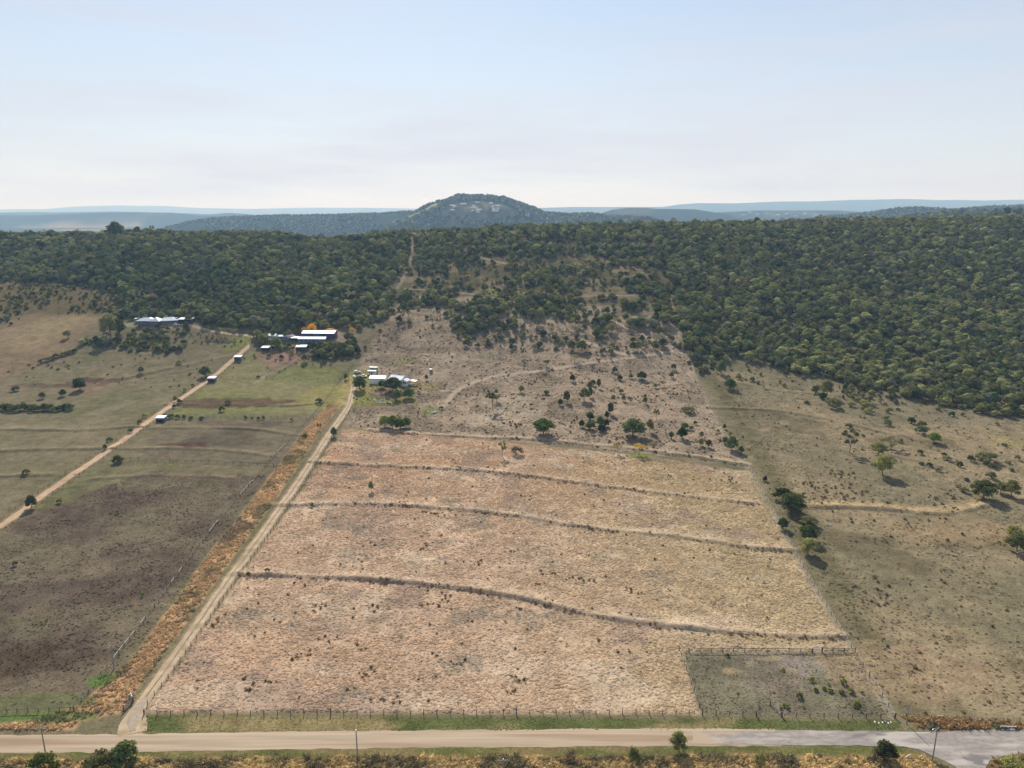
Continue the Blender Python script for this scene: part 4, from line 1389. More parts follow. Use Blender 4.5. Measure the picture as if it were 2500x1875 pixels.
# the palms and trees round the homestead and the sheds
plants_px([(512 + k * 9 + random.uniform(-2, 2), 818 + k * 0.6, 13, 22, 'palm') for k in range(8)], label='palm tree in the row beside the homestead drive', group='palm row at the homestead drive')
plants_px([
    (763, 812, 26, 21, 'orange', 'brightest orange flowering tree behind the big shed'),
    (744, 814, 20, 15, 'orange', 'dull orange flowering tree left of the brightest one'),
    (807, 814, 26, 12, 'orange', 'low orange flowering tree behind the right end of big shed'),
    (859, 812, 14, 12, 'orange', 'small yellow-orange tree between shed and paddock'),
    (777, 792, 9, 8, 'orange', 'tiny orange tree in the forest above the sheds'),
    (747, 797, 7, 6, 'orange', 'tiny orange tree left of the other one above the sheds'),
    (462, 788, 18, 20, 'pale', 'yellow-green tree at the right end of the carport'),
    (455, 806, 13, 20, 'dark', 'dark tree beside the homestead drive below the carport'),
    (1250, 662, 16, 10, 'yellow', 'yellow flowering tree in the wooded centre slope'),
    (1140, 680, 16, 9, 'yellow', 'yellow-green flowering tree left on the wooded centre slope'),
])

# belts of shrubs and small trees
def in_poly_points(poly, n, rs, mind):
    poly = np.asarray(poly)
    lo, hi = poly.min(0), poly.max(0)
    out = []
    tries = 0
    while len(out) < n and tries < n * 60:
        tries += 1
        p = rs.uniform(lo, hi)
        if sd_poly(np.array([p[0]]), np.array([p[1]]), poly)[0] < 0 and all((p[0] - q[0]) ** 2 + (p[1] - q[1]) ** 2 > mind ** 2 for q in out):
            out.append(p)
    return out


def belt(poly_px, n, kinds, hmin, hmax, label, group, seed, mind=2.0, aspect=1.4):
    rs = np.random.default_rng(seed)
    for p in in_poly_points(G(poly_px), n, rs, mind):
        h = rs.uniform(hmin, hmax)
        kd = kinds[rs.integers(len(kinds))]
        plant_at(kd, p[0], p[1], h, h * aspect * rs.uniform(0.8, 1.2), label, group)
        N_TREE[0 if PROTO[kd][0][1] is not None else 1] += 1


belt([(200, 838), (240, 822), (330, 806), (420, 800), (470, 808), (450, 850), (400, 868), (330, 858), (260, 850)], 66, ('bush', 'bush', 'bush_olive', 'bush_green'), 1.8, 4.0, 'shrub of the thicket below the big homestead', 'thicket below the homestead', 301, 2.6)
belt([(460, 812), (560, 824), (600, 830), (570, 850), (470, 840)], 22, ('bush', 'bush_olive'), 0.9, 1.9, 'shrub in the enclosure below the homestead drive', 'shrubs below the homestead drive', 302, 3)
belt([(640, 846), (720, 840), (830, 838), (880, 826), (870, 850), (820, 868), (760, 876), (690, 862)], 38, ('bush', 'bush', 'bush_olive', 'bush_green', 'dark'), 2.0, 4.6, 'bush of the garden growth in front of the sheds', 'garden growth below the sheds', 303, 2.4, 1.15)
belt([(756, 850), (850, 838), (872, 846), (860, 868), (800, 880), (768, 876)], 34, ('dark', 'bush', 'olive'), 3.0, 5.5, 'leafy tree or bush of the thick grove right of the sheds', 'grove right of the sheds', 304, 3.0, 1.15)
belt([(620, 815), (700, 800), (740, 812), (725, 822), (650, 834), (630, 850)], 30, ('dark', 'olive', 'olive', 'bush_grey'), 3.5, 6.5, 'tree of the grove behind the small white house', 'grove behind the small white house', 305, 3.4, 0.95)
belt([(830, 880), (900, 810), (940, 790), (955, 800), (900, 860), (850, 890)], 12, ('bush', 'bush_olive'), 1.0, 2.4, 'bush along the upper fence of the pale slope', 'bushes along the upper slope fence', 306, 3.0)
belt([(10, 900), (230, 860), (420, 870), (520, 880), (430, 960), (260, 945), (60, 940)], 44, ('bush', 'bush', 'bush_olive'), 0.7, 1.8, 'small shrub scattered over the upper left fields', 'shrubs of the upper left fields', 307, 5)
belt([(615, 860), (820, 885), (830, 925), (680, 915), (560, 905)], 16, ('bush', 'bush_olive'), 0.8, 2.0, 'small shrub scattered below the sheds', 'shrubs below the sheds', 308, 4)
belt([(0, 775), (80, 740), (270, 740), (280, 765), (150, 770), (60, 775)], 0, ('bush',), 1, 2, '', '', 309)

# ------------------------------------------------------------------ forest: density from the wooded areas
W = {k: G(v) for k, v in {
    'left': [(-260, 560), (-260, 700), (0, 690), (140, 690), (270, 716), (290, 782), (420, 786), (560, 800), (640, 806), (700, 802), (760, 800), (830, 806), (900, 796), (950, 774), (962, 712), (985, 660), (1000, 610), (1010, 578)],
    'right': [(1560, 560), (1600, 620), (1640, 700), (1655, 790), (1690, 885), (1790, 885), (1900, 905), (2000, 920), (2150, 958), (2250, 985), (2370, 1006), (2500, 1022), (2720, 1060), (2760, 560)],
    'centre_top': [(1012, 578), (1004, 622), (1060, 640), (1170, 622), (1300, 640), (1420, 615), (1560, 640), (1600, 600), (1600, 560)],
    'centre_low': [(962, 730), (1000, 712), (1130, 715), (1240, 740), (1400, 690), (1640, 650), (1660, 790), (1600, 800), (1450, 810), (1350, 800), (1240, 820), (1150, 815), (1080, 790), (970, 770)],
    'centre_a': [(1010, 632), (1150, 625), (1180, 650), (1120, 675), (1020, 680)],
    'centre_b': [(1270, 670), (1380, 655), (1500, 640), (1640, 640), (1640, 730), (1500, 720), (1380, 712), (1280, 690)],
    'scrub': [(-260, 690), (140, 690), (270, 716), (280, 762), (180, 768), (90, 772), (0, 800), (-260, 850)],
    'fringe': [(1690, 890), (1800, 890), (2020, 925), (2150, 960), (2260, 990), (2160, 1010), (2060, 990), (1960, 960), (1800, 915), (1700, 910)],
    'thick_home': [(205, 838), (240, 824), (320, 812), (420, 803), (462, 810), (450, 848), (400, 866), (330, 858), (260, 850)],
    'garden': [(640, 848), (720, 842), (830, 840), (878, 828), (868, 850), (820, 868), (760, 876), (690, 862)],
    'garden2': [(768, 862), (850, 842), (872, 846), (860, 868), (800, 880), (768, 876)],
    'clearing': [(985, 690), (1010, 640), (1180, 640), (1420, 610), (1600, 620), (1640, 760), (1240, 740), (1000, 720)],
    'open': [(960, 775), (1240, 815), (1640, 790), (1660, 850), (1500, 870), (1300, 860), (1100, 830), (950, 790)],
}.items()}

for i_ in (0, -1):                       # the right-hand wood runs on over the crest
    W['right'][i_] *= 945.0 / W['right'][i_][1]


def density(X, Y):
    n = fbm(X, Y, 32, 401)
    j = (fbm(X, Y, 14, 402) - 0.5) * 14
    d = np.zeros(X.shape)

    def w(name, amt, soft):
        nonlocal d
        d = np.maximum(d, (1 - sstep(-soft, soft, sd_poly(X, Y, W[name]) + j)) * amt)
    w('left', 1.0, 7)
    w('right', 1.0, 11)
    w('centre_top', 0.8 * sstep(0.3, 0.5, n)[()] if False else 0.72, 10)
    d2 = d.copy()
    w('centre_low', 0.62, 9)
    w('centre_a', 0.62, 6)
    w('centre_b', 0.58, 8)
    w('scrub', 0.5, 8)
    w('fringe', 0.62, 8)
    w('thick_home', 0.9, 4)
    w('garden', 0.75, 3)
    w('garden2', 0.8, 4)
    w('open', 0.30, 9)
    w('clearing', 0.36, 6)
    patch = 0.35 + 1.3 * sstep(0.38, 0.58, n)
    d = np.where(d > d2 + 1e-6, d * patch, np.where(d2 < 0.9, d2 * (0.5 + 0.9 * sstep(0.3, 0.55, n)), d2))
    # plateau and back of the ridge
    back = sstep(872, 885, Y) * (1 - sstep(930 + 150 * sstep(0, 150, X), 960 + 150 * sstep(0, 150, X), Y))
    d = np.where(Y > 875, np.maximum(d * (1 - sstep(900, 930, Y)), back * (0.3 + 0.5 * sstep(-150, 60, X))), d)
    cut = d_line(X, Y, TRACKS['hill7'][0])
    d = d * sstep(1.2, 3.6, cut)
    for nm in ('hill1', 'hill2', 'hill3', 'hill4', 'hill5'):
        d = d * sstep(1.0, 3.0, d_line(X, Y, TRACKS[nm][0]))
    return np.clip(d, 0, 1)


sp = 3.9
cx_, cy_ = np.meshgrid(np.arange(-760, 780, sp), np.arange(400, 1120, sp))
cx_, cy_ = cx_.ravel(), cy_.ravel()
fr = np.random.default_rng(77)
cx_ = cx_ + fr.uniform(-0.5, 0.5, cx_.shape) * sp
cy_ = cy_ + fr.uniform(-0.5, 0.5, cy_.shape) * sp
keep = np.abs(cx_) < cy_ * 0.74 + 60
cx_, cy_ = cx_[keep], cy_[keep]
dens = density(cx_, cy_)
keep = fr.uniform(0, 1, cx_.shape) < dens * (0.70 + 0.28 * sstep(0.35, 0.6, fbm(cx_, cy_, 22, 433)))
# keep clear of buildings, drive and hand-placed trees
bld = G([(340, 795), (380, 797), (420, 795), (452, 788), (730, 832), (760, 832), (795, 832), (745, 820), (780, 820), (815, 820), (660, 830), (690, 830), (713, 825), (920, 930), (970, 930), (646, 856), (735, 855), (580, 880)])
for bx_, by_ in bld:
    keep &= (cx_ - bx_) ** 2 + (cy_ - by_) ** 2 > 9.5 ** 2
keep &= d_line(cx_, cy_, DRIVE_TOP) > 4
keep &= d_line(cx_, cy_, TRACK_L) > 4
for kx, ky, kr in KEEP:
    keep &= (cx_ - kx) ** 2 + (cy_ - ky) ** 2 > (kr + 1.2) ** 2
tx, ty, td = cx_[keep], cy_[keep], dens[keep]
tz = H(tx, ty)
scrubby = (sd_poly(tx, ty, W['scrub']) < 0) | (sd_poly(tx, ty, W['thick_home']) < 2) | (sd_poly(tx, ty, W['garden']) < 2) | (sd_poly(tx, ty, W['fringe']) < 0)
th = (2.3 + 5.6 * fr.uniform(0, 1, tx.shape) ** 1.5) * (0.72 + 0.5 * fbm(tx, ty, 40, 411)) * np.where(scrubby, 0.5, 1.0) * np.where(td < 0.6, 0.74, 1.0)
tw = th * fr.uniform(0.95, 1.35, tx.shape)
big = fr.uniform(0, 1, tx.shape) < 0.05
th = np.where(big, th * 1.35, th)
tw = np.where(big, tw * 1.3, tw)

FK = ['forest_forest', 'forest_dark', 'forest_olive', 'forest_grey', 'forest_brown', 'forest_pale', 'forest_open']
flat_protos = [(k, i) for k in FK for i in range(len(PROTO[k]))]
grp = {k: [j for j, (a, i) in enumerate(flat_protos) if a == k] for k in FK}
tone = fbm(tx, ty, 70, 421)
u_ = fr.uniform(0, 1, tx.shape)
rside = sstep(60, 250, tx)
pk = np.where(u_ < 0.50, 0, np.where(u_ < 0.72, 1, np.where(u_ < 0.90, 2, np.where(u_ < 0.955, 3, np.where(u_ < 0.985, 4, 5)))))
pk = np.where((pk == 1) & (rside * fr.uniform(0, 1, tx.shape) > 0.45), 2, pk)
pk = np.where((pk == 0) & (tone < 0.42) & (tx < 0), 1, pk)
pk = np.where(fr.uniform(0, 1, tx.shape) < np.where(td < 0.6, 0.32, 0.17), 6, pk)
th = np.where(pk == 6, th * 1.25, th)
tw = np.where(pk == 6, tw * 0.95, tw)
pk = np.where(scrubby & (fr.uniform(0, 1, tx.shape) < 0.6), 2, pk)
fidx = np.array([grp[FK[a]][int(b * len(grp[FK[a]]))] for a, b in zip(pk, fr.uniform(0, 0.999, tx.shape))])

# the nearest, largest-looking forest trees stand as trees of their own; the rest is one mass
size_px = tw * pxm(tx, ty, tz)
uu, vv = proj(tx, ty, tz)
seen = (uu > -10) & (uu < 2510) & (ty < 860)
edge = np.where(seen, size_px + np.where(td < 0.62, 9, 0) + np.where(vv > 860, 4, 0), -1)
n_single = max(0, 298 - N_TREE[0])
order = np.argsort(-edge)[:n_single]
single = np.zeros(tx.shape, bool)
single[order] = True
wxs = np.array([-1e9, -130, 175, 1e9])
LBL = [('tree at the edge of the dark forest on the left slope', 'edge trees of the left forest'),
       ('tree standing apart on the thinly wooded centre slope', 'trees of the thinly wooded centre slope'),
       ('tree at the lower edge of the dense forest on the right slope', 'edge trees of the right forest')]
for i in order:
    k, vi = flat_protos[fidx[i]]
    lb, gp = LBL[int(np.searchsorted(wxs, tx[i]) - 1)]
    plant_at(k, tx[i], ty[i], th[i], tw[i], lb, gp, 'tree', name='forest_tree', k=vi)


# each plant of a group is told apart by its look and by what it stands next to
MARKS = [('the big domed tree', 1545, 1050), ('the bright willow-like tree', 1327, 1050), ('the flat-topped track-side tree', 1335, 893), ('the tall thin gum', 1203, 995), ('the green water tank', 1052, 905), ('the white cottage', 972, 925),
         ('the pale slope thicket', 1681, 1000), ('the wide yellow bank tree', 1561, 1105), ('the boundary corner tree', 1787, 1090), ('the yellow track-side tree', 1402, 878), ('the yellow fence-side tree', 1618, 940), ('the upper track junction', 1640, 858),
         ('the tall open gum', 2074, 1090), ('the tall yellow-green field tree', 2154, 1140), ('the right-edge yellow-green cluster', 2420, 1205), ('the bright hillside tree', 2280, 1075), ('the wide hillside thicket', 2409, 1120), ('the lone round field tree', 1782, 945),
         ('the outstanding forest-edge tree', 2018, 965), ('the earth pit tree', 195, 948), ('the hedge row', 90, 1000), ('the middle field shelter', 516, 932), ('the top field shelter', 580, 880), ('the lowest field shelter', 391, 1030), ('the homestead', 376, 797),
         ('the broad track tree', 501, 916), ('the bare brown strip', 570, 984), ('the stable block', 761, 838), ('the small white house', 664, 831), ('the brown hillside tree', 165, 823), ('the wide green shelter', 735, 857), ('the left green shelter', 647, 858),
         ('the forest cut', 990, 670), ('the parked cars', 872, 915), ('the carport', 452, 790), ('the tree by the homestead', 270, 822), ('the wooded yellow tree', 1250, 662), ('the homestead drive', 560, 815)]
ORD = ['', 'second', 'third', 'fourth', 'fifth', 'sixth', 'seventh', 'eighth', 'ninth', 'tenth', 'eleventh', 'twelfth', 'thirteenth', 'fourteenth', 'fifteenth', 'sixteenth', 'seventeenth', 'eighteenth', 'nineteenth', 'twentieth',
       'twenty-first', 'twenty-second', 'twenty-third', 'twenty-fourth', 'twenty-fifth', 'twenty-sixth', 'twenty-seventh', 'twenty-eighth', 'twenty-ninth', 'thirtieth']
ROWS = {'hedge row in the left field': 'bush of the hedge row crossing the left field', 'bush line under the brown hillside': 'bush of the line under the brown hillside', 'palm row at the homestead drive': 'palm in the row beside the homestead drive'}
near = {}
for o_, look, size, noun in PLANTS:
    g_ = o_.get('group')
    if not g_:
        continue
    u_p, v_p = proj(o_.location.x, o_.location.y, o_.location.z)
    if g_ in ROWS:
        near.setdefault(('row', g_), []).append((float(u_p), o_))
        continue
    dd = [math.hypot(u_p - a, 1.6 * (v_p - b)) for _, a, b in MARKS]
    j = int(np.argmin(dd))
    du, dv = u_p - MARKS[j][1], 1.6 * (v_p - MARKS[j][2])
    w1 = 'above' if dv < -0.4 * abs(du) else 'below' if dv > 0.4 * abs(du) else ''
    w2 = 'left' if du < -0.4 * abs(dv) else 'right' if du > 0.4 * abs(dv) else ''
    where = (w1 + ' ' + w2).strip() + (' of' if w2 else '')
    near.setdefault((size, look, noun, where, MARKS[j][0]), []).append((float(dd[j]), o_))
for key, members in near.items():
    members.sort(key=lambda q: q[0])
    for i, (_, o_) in enumerate(members):
        if key[0] == 'row':
            o_['label'] = ('leftmost ' if i == 0 else '') + ROWS[key[1]] + ('' if i == 0 else ', %s from the left' % ORD[min(i, 29)])
        else:
            o_['label'] = '%s %s %s %s %s' % key + ('' if len(members) == 1 else ', the nearest' if i == 0 else ', %s nearest' % ORD[min(i, 29)])


# ------------------------------------------------------------------ masses placed point by point (forest, grass)
def scatter(name, X, Y, Zz, rot, scl, idx, protos, tones=None, kind='stuff', label=None, cat=None):
    me = bpy.data.meshes.new(name)
    n = len(X)
    me.vertices.add(n)
    me.vertices.foreach_set('co', np.stack([X, Y, Zz], 1).astype(np.float32).ravel())
    a = me.attributes.new('rot', 'FLOAT_VECTOR', 'POINT')
    a.data.foreach_set('vector', rot.astype(np.float32).ravel())
    a = me.attributes.new('scl', 'FLOAT_VECTOR', 'POINT')
    a.data.foreach_set('vector', scl.astype(np.float32).ravel())
    a = me.attributes.new('idx', 'INT', 'POINT')
    a.data.foreach_set('value', idx.astype(np.int32))
    if tones is not None:
        a = me.attributes.new('tone', 'FLOAT_COLOR', 'POINT')
        a.data.foreach_set('color', np.concatenate([tones, np.ones((n, 1))], 1).astype(np.float32).ravel())
    o = put(bpy.data.objects.new(name, me))
    coll = bpy.data.collections.new(name + '_shapes')
    for j, p in enumerate(protos):
        q = bpy.data.objects.new('%s_shape_%03d' % (name, j), p)
        coll.objects.link(q)
    ng = bpy.data.node_groups.new(name + '_spread', 'GeometryNodeTree')
    ng.interface.new_socket('Geometry', in_out='INPUT', socket_type='NodeSocketGeometry')
    ng.interface.new_socket('Geometry', in_out='OUTPUT', socket_type='NodeSocketGeometry')
    gi, go = ng.nodes.new('NodeGroupInput'), ng.nodes.new('NodeGroupOutput')
    ci, ip = ng.nodes.new('GeometryNodeCollectionInfo'), ng.nodes.new('GeometryNodeInstanceOnPoints')
    ci.inputs['Collection'].default_value = coll
    ci.inputs['Separate Children'].default_value = True
    ci.inputs['Reset Children'].default_value = True
    ip.inputs['Pick Instance'].default_value = True

    def named(nm, dt):
        q = ng.nodes.new('GeometryNodeInputNamedAttribute')
        q.data_type = dt
        q.inputs['Name'].default_value = nm
        return [s for s in q.outputs if s.name == 'Attribute' and s.enabled][0]
    ng.links.new(gi.outputs[0], ip.inputs['Points'])
    ng.links.new(ci.outputs[0], ip.inputs['Instance'])
    ng.links.new(named('idx', 'INT'), ip.inputs['Instance Index'])
    ng.links.new(named('rot', 'FLOAT_VECTOR'), ip.inputs['Rotation'])
    ng.links.new(named('scl', 'FLOAT_VECTOR'), ip.inputs['Scale'])
    ng.links.new(ip.outputs[0], go.inputs[0])
    md = o.modifiers.new('spread', 'NODES')
    md.node_group = ng
    tag(o, label, cat, kind=kind)
    return o


def joined_tree(k, i):
    cm, tm = PROTO[k][i]
    me = bpy.data.meshes.new('tree_' + k)
    v = [tuple(p.co) for p in cm.vertices] + [tuple(p.co) for p in tm.vertices]
    nb = len(cm.vertices)
    f = [tuple(p.vertices) for p in cm.polygons] + [tuple(x + nb for x in p.vertices) for p in tm.polygons]
    me.from_pydata(v, [], f)
    me.materials.append(cm.materials[0])
    me.materials.append(tm.materials[0])
    me.polygons.foreach_set('material_index', [0] * len(cm.polygons) + [1] * len(tm.polygons))
    me.update()
    return me


forest_meshes = [joined_tree(k, i) for k, i in flat_protos]
fw = np.array([max(p.co.x for p in PROTO[k][i][0].vertices) - min(p.co.x for p in PROTO[k][i][0].vertices) for k, i in flat_protos])
m = ~single
sx = tw[m] / fw[fidx[m]]
scatter('forest', tx[m], ty[m], tz[m] - 0.2, np.stack([fr.uniform(-.08, .08, m.sum()), fr.uniform(-.08, .08, m.sum()), fr.uniform(0, 6.28, m.sum())], 1),
        np.stack([sx, sx, th[m]], 1), fidx[m], forest_meshes, label='dense dark green eucalypt forest covering the long hillside', cat='forest')

# forest on the distant hills
fx, fy = np.meshgrid(np.arange(-2900, 3000, 9.0), np.arange(1050, 3900, 9.0))
fx, fy = fx.ravel(), fy.ravel()
ok = np.abs(fx) < fy * 0.76
fx, fy = fx[ok], fy[ok]
fx = fx + fr.uniform(-4, 4, fx.shape)
fy = fy + fr.uniform(-4, 4, fy.shape)
fz = H0(fx, fy)
uu, vv = proj(fx, fy, fz)
crest_v = np.interp(uu, [p[0] for p in _crest], [p[1] for p in _crest])
ok = (fz > 8) & (fy > 1095) & (vv < crest_v + 6)
ok &= d_line(fx, fy, SPUR) > 26
ok &= ~(((fx - TOWN[0]) / 150) ** 2 + ((fy - TOWN[1]) / 75) ** 2 < 0.6 + 1.0 * fbm(fx, fy, 40, 155))
ok &= fbm(fx, fy, 150, 152) < 0.60
ok &= fr.uniform(0, 1, fx.shape) < 0.85
fx, fy, fz = fx[ok], fy[ok], fz[ok]
print('far trees', len(fx))
if len(fx) > 90000:
    pick = fr.choice(len(fx), 90000, replace=False)
    fx, fy, fz = fx[pick], fy[pick], fz[pick]
n = len(fx)
h_ = 5.5 + 9 * fr.uniform(0, 1, n) ** 2
scatter('distant_forest', fx, fy, fz - 0.3, np.stack([np.zeros(n), np.zeros(n), fr.uniform(0, 6.28, n)], 1), np.stack([h_ * 1.25, h_ * 1.25, h_], 1),
        fr.integers(0, len(flat_protos) - 4, n), forest_meshes, label='hazy forest covering the distant hills behind the ridge', cat='forest')


# ------------------------------------------------------------------ grass
def tuft_mesh(r, nb, spread, hgt, wid, droop):
    """a low tussock: leaning mound of matted grass with loose blades over it"""
    V, Fc = [], []
    n = 7
    for (q, z) in ((1.0, -0.06), (0.72, 0.55), (0.3, 0.95)):
        for i in range(n):
            t = 2 * math.pi * (i + 0.5 * (z > 0)) / n
            w = spread * 0.5 * q * r.uniform(0.75, 1.25)
            V.append(np.array((math.cos(t) * w, math.sin(t) * w, max(z * hgt * r.uniform(0.7, 1.2), -0.06))))
    V.append(np.array((0, 0, hgt)))
    for j in range(2):
        for i in range(n):
            a, b = j * n + i, j * n + (i + 1) % n
            Fc += [(a, b, b + n), (a, b + n, a + n)]
    Fc += [(2 * n + i, 2 * n + (i + 1) % n, 3 * n) for i in range(n)]
    for _ in range(nb):
        t = r.uniform(0, 6.28)
        q = spread * math.sqrt(r.uniform(0, 1)) * 0.5
        b = np.array((math.cos(t) * q, math.sin(t) * q, hgt * 0.3))
        out = np.array((math.cos(t), math.sin(t), 0)) * r.uniform(0.3, 1.0) * droop
        sd = np.array((-math.sin(t + r.uniform(-.8, .8)), math.cos(t), 0)) * wid * r.uniform(0.6, 1.3)
        h = hgt * r.uniform(0.5, 1.0)
        k = len(V)
        V += [b - sd, b + sd, b + out + (0, 0, h)]
        Fc += [(k, k + 1, k + 2)]
    me = bpy.data.meshes.new('tuft')
    me.from_pydata([tuple(p) for p in V], [], Fc)
    me.materials.append(M_TUFT)
    me.update()
    return me


tufts = [tuft_mesh(np.random.default_rng(500 + k), 4, 1.0, 0.17, 0.10, 0.35) for k in range(5)]
tall = [tuft_mesh(np.random.default_rng(520 + k), 10, 1.0, 0.42, 0.10, 0.5) for k in range(4)]


def grass(name, zone, per_m2, smin, smax, label, seed, tint=(1, 1, 1), shapes=tufts, bright=(0.75, 1.25), clump=9, thr=(0.3, 0.6), region=None, zmul=1.0):
    rs = np.random.default_rng(seed)
    poly = Z[zone]
    lo, hi = poly.min(0), poly.max(0)
    n = int((hi[0] - lo[0]) * (hi[1] - lo[1]) * per_m2)
    x, y = rs.uniform(lo[0], hi[0], n), rs.uniform(lo[1], hi[1], n)
    ok = (sd_poly(x, y, poly) < -0.2) & (np.abs(x) < y * 0.74 + 15)
    ok &= rs.uniform(0, 1, n) < 0.25 + 0.75 * sstep(thr[0], thr[1], fbm(x, y, clump, seed + 1))
    ok &= (d_line(x, y, DRIVE) > 2.2) & (d_line(x, y, TRACK_L) > 2.2)
    for p, w, st in TRACKS.values():
        if st > 0.4:
            ok &= d_line(x, y, p) > w * 0.9
    for p, h_b, w in BANKS.values():
        db = d_line(x, y, p, True)
        ok &= ~((db > -w * 0.75) & (db < w * 0.9) & (rs.uniform(0, 1, n) < 0.8))
    x, y = x[ok], y[ok]
    z = H(x, y)
    c = gcol(x, y, z) * np.array(tint) * rs.uniform(bright[0], bright[1], len(x))[:, None]
    s = rs.uniform(smin, smax, len(x)) * (0.7 + 0.6 * fbm(x, y, 6, seed + 2))
    o = scatter(name, x, y, z, np.stack([rs.uniform(-.2, .2, len(x)), rs.uniform(-.2, .2, len(x)), rs.uniform(0, 6.28, len(x))], 1),
                np.stack([s, s, s * zmul * rs.uniform(0.7, 1.2, len(x))], 1), rs.integers(0, len(shapes), len(x)), shapes, c, label=label, cat='grass')
    return len(x)


def clumps(name, groups, n_each, smin, smax, spread, label, seed, tone, loose=0, zone=None):
    """rank dark tussocks gathered in patches (image positions) plus loose ones over a zone"""
    rs = np.random.default_rng(seed)
    c = np.repeat(G(groups), n_each, axis=0)
    x = c[:, 0] + rs.normal(0, spread, len(c))
    y = c[:, 1] + rs.normal(0, spread * 0.8, len(c))
    if loose:
        poly = Z[zone]
        lo, hi = poly.min(0), poly.max(0)
        lx, ly = rs.uniform(lo[0], hi[0], loose * 3), rs.uniform(lo[1], hi[1], loose * 3)
        ok = sd_poly(lx, ly, poly) < -1.5
        x, y = np.concatenate([x, lx[ok][:loose]]), np.concatenate([y, ly[ok][:loose]])
    n = len(x)
    s = rs.uniform(smin, smax, n)
    tn = np.array(tone[0])[None] + (np.array(tone[1]) - np.array(tone[0]))[None] * rs.uniform(0, 1, n)[:, None]
    scatter(name, x, y, H(x, y), np.stack([rs.uniform(-.2, .2, n), rs.uniform(-.2, .2, n), rs.uniform(0, 6.28, n)], 1), np.stack([s, s, s * rs.uniform(0.8, 1.5, n)], 1),
            rs.integers(0, len(tall), n), tall, tn, label=label, cat='grass')


RS8 = lambda L: [(x * 0.4068, 1200 + y * 0.4068) for x, y in L]
RM = lambda L: [(840 + x * 0.3888, 1000 + y * 0.3888) for x, y in L]
RB = lambda L: [(840 + x * 0.3707, 1500 + y * 0.3707) for x, y in L]
clumps('dark_tussocks', RS8([(1325, 780), (1880, 710), (1800, 980), (1860, 970), (1770, 990), (1500, 1115), (1505, 1165), (1620, 1140), (1960, 680), (1940, 900)])
       + RM([(490, 870), (520, 840), (800, 960), (850, 955), (1060, 895), (1260, 1020), (1300, 1025), (1430, 1060), (1470, 1065), (1510, 1075), (1790, 1130), (1850, 1150), (600, 1230), (640, 1200), (640, 1170), (520, 1230), (1100, 1260), (1280, 1215), (1230, 1090), (700, 368), (920, 375), (380, 600), (60, 590), (560, 650), (600, 660), (520, 640), (1130, 545), (1170, 565), (190, 1240), (2140, 530)])
       + RB([(180, 385), (140, 415), (760, 300), (730, 325), (190, 575), (310, 560), (1080, 515), (1125, 405), (1180, 425), (590, 260), (115, 225)]), 4, 0.5, 1.2, 1.3,
       'dark olive-brown tussock clumps dotted over the golden paddock', 691, (S(112, 94, 68, 1.0), S(160, 136, 96, 1.0)), 260, 'gold')
clumps('slope_scrub', [(1200 + x * 0.3165, 760 + y * 0.3165) for x, y in [(850, 460), (1310, 490), (300, 560), (420, 490), (260, 540), (1180, 690), (560, 860), (130, 870), (200, 880), (1090, 680), (1410, 630), (1500, 620), (1580, 760), (760, 940), (1000, 990), (1250, 1040), (640, 480), (960, 600)]], 10, 0.8, 1.7, 3.6,
       'grey-brown scrubby tussocks on the pale slope', 692, (S(116, 102, 76, 1.0), S(160, 138, 106, 1.0)), 800, 'slope')
clumps('right_tussocks', [(1800 + x * 0.3165, 860 + y * 0.3165) for x, y in [(700, 1060), (640, 1050), (880, 1050), (960, 1080), (540, 1010), (770, 930), (830, 950), (860, 1110), (1550, 1130), (1680, 1120), (1600, 1180), (680, 1140), (1150, 1160)]], 7, 0.8, 1.6, 2.6,
       'dull brown tussocks in the right-hand field', 693, (S(118, 104, 78, 1.0), S(156, 136, 102, 1.0)), 300, 'right')
rs_b = np.random.default_rng(695)
bp_ = []
for kk, (p, h_b, w) in BANKS.items():
    if kk[0] == 'b':
        t_ = np.gradient(p, axis=0)
        nn_ = np.stack([-t_[:, 1], t_[:, 0]], 1) / np.linalg.norm(t_, axis=1)[:, None]
        ix = rs_b.integers(0, len(p), int(len(p) * 2.4))
        bp_.append(p[ix] + nn_[ix] * (-w * rs_b.uniform(0.1, 1.0, len(ix)))[:, None] + rs_b.uniform(-1.5, 1.5, (len(ix), 2)) * np.array((1, 0.3)))
bp_ = np.vstack(bp_)
bp_ = bp_[vnoise(bp_[:, 0], bp_[:, 1], 9, 696) > 0.35]
nb_ = len(bp_)
sb_ = rs_b.uniform(0.5, 1.25, nb_)
scatter('bank_tussocks', bp_[:, 0], bp_[:, 1], H(bp_[:, 0], bp_[:, 1]), np.stack([rs_b.uniform(-.2, .2, nb_), rs_b.uniform(-.2, .2, nb_), rs_b.uniform(0, 6.28, nb_)], 1), np.stack([sb_, sb_, sb_ * 1.1], 1),
        rs_b.integers(0, len(tall), nb_), tall, np.array(S(140, 122, 96, 1.0))[None] * rs_b.uniform(0.7, 2.0, nb_)[:, None], label='rank grey-brown tussocks along the contour banks', cat='grass')
G_COUNT = {}
G_COUNT['gold'] = grass('paddock_grass', 'gold', 3.0, 0.4, 1.15, 'dry golden grass tussocks covering the fenced paddock', 601, (1.66, 1.70, 1.70), bright=(0.72, 1.22))
G_COUNT['orange'] = grass('orange_grass', 'orange', 3.2, 0.7, 1.3, 'tall orange-brown grass along the left side of the driveway', 611, (1.62, 1.8, 1.95), tall)
G_COUNT['bottom'] = grass('verge_grass', 'bottom', 2.4, 1.1, 2.1, 'rank straw-coloured grass below the road', 621, (2.05, 2.25, 2.3), tall, (0.6, 1.2))
grass('corner_grass', 'bottom_right', 2.4, 1.0, 1.8, 'straw grass on the corner of the side road', 622, (1.6, 1.85, 2.0), tall)
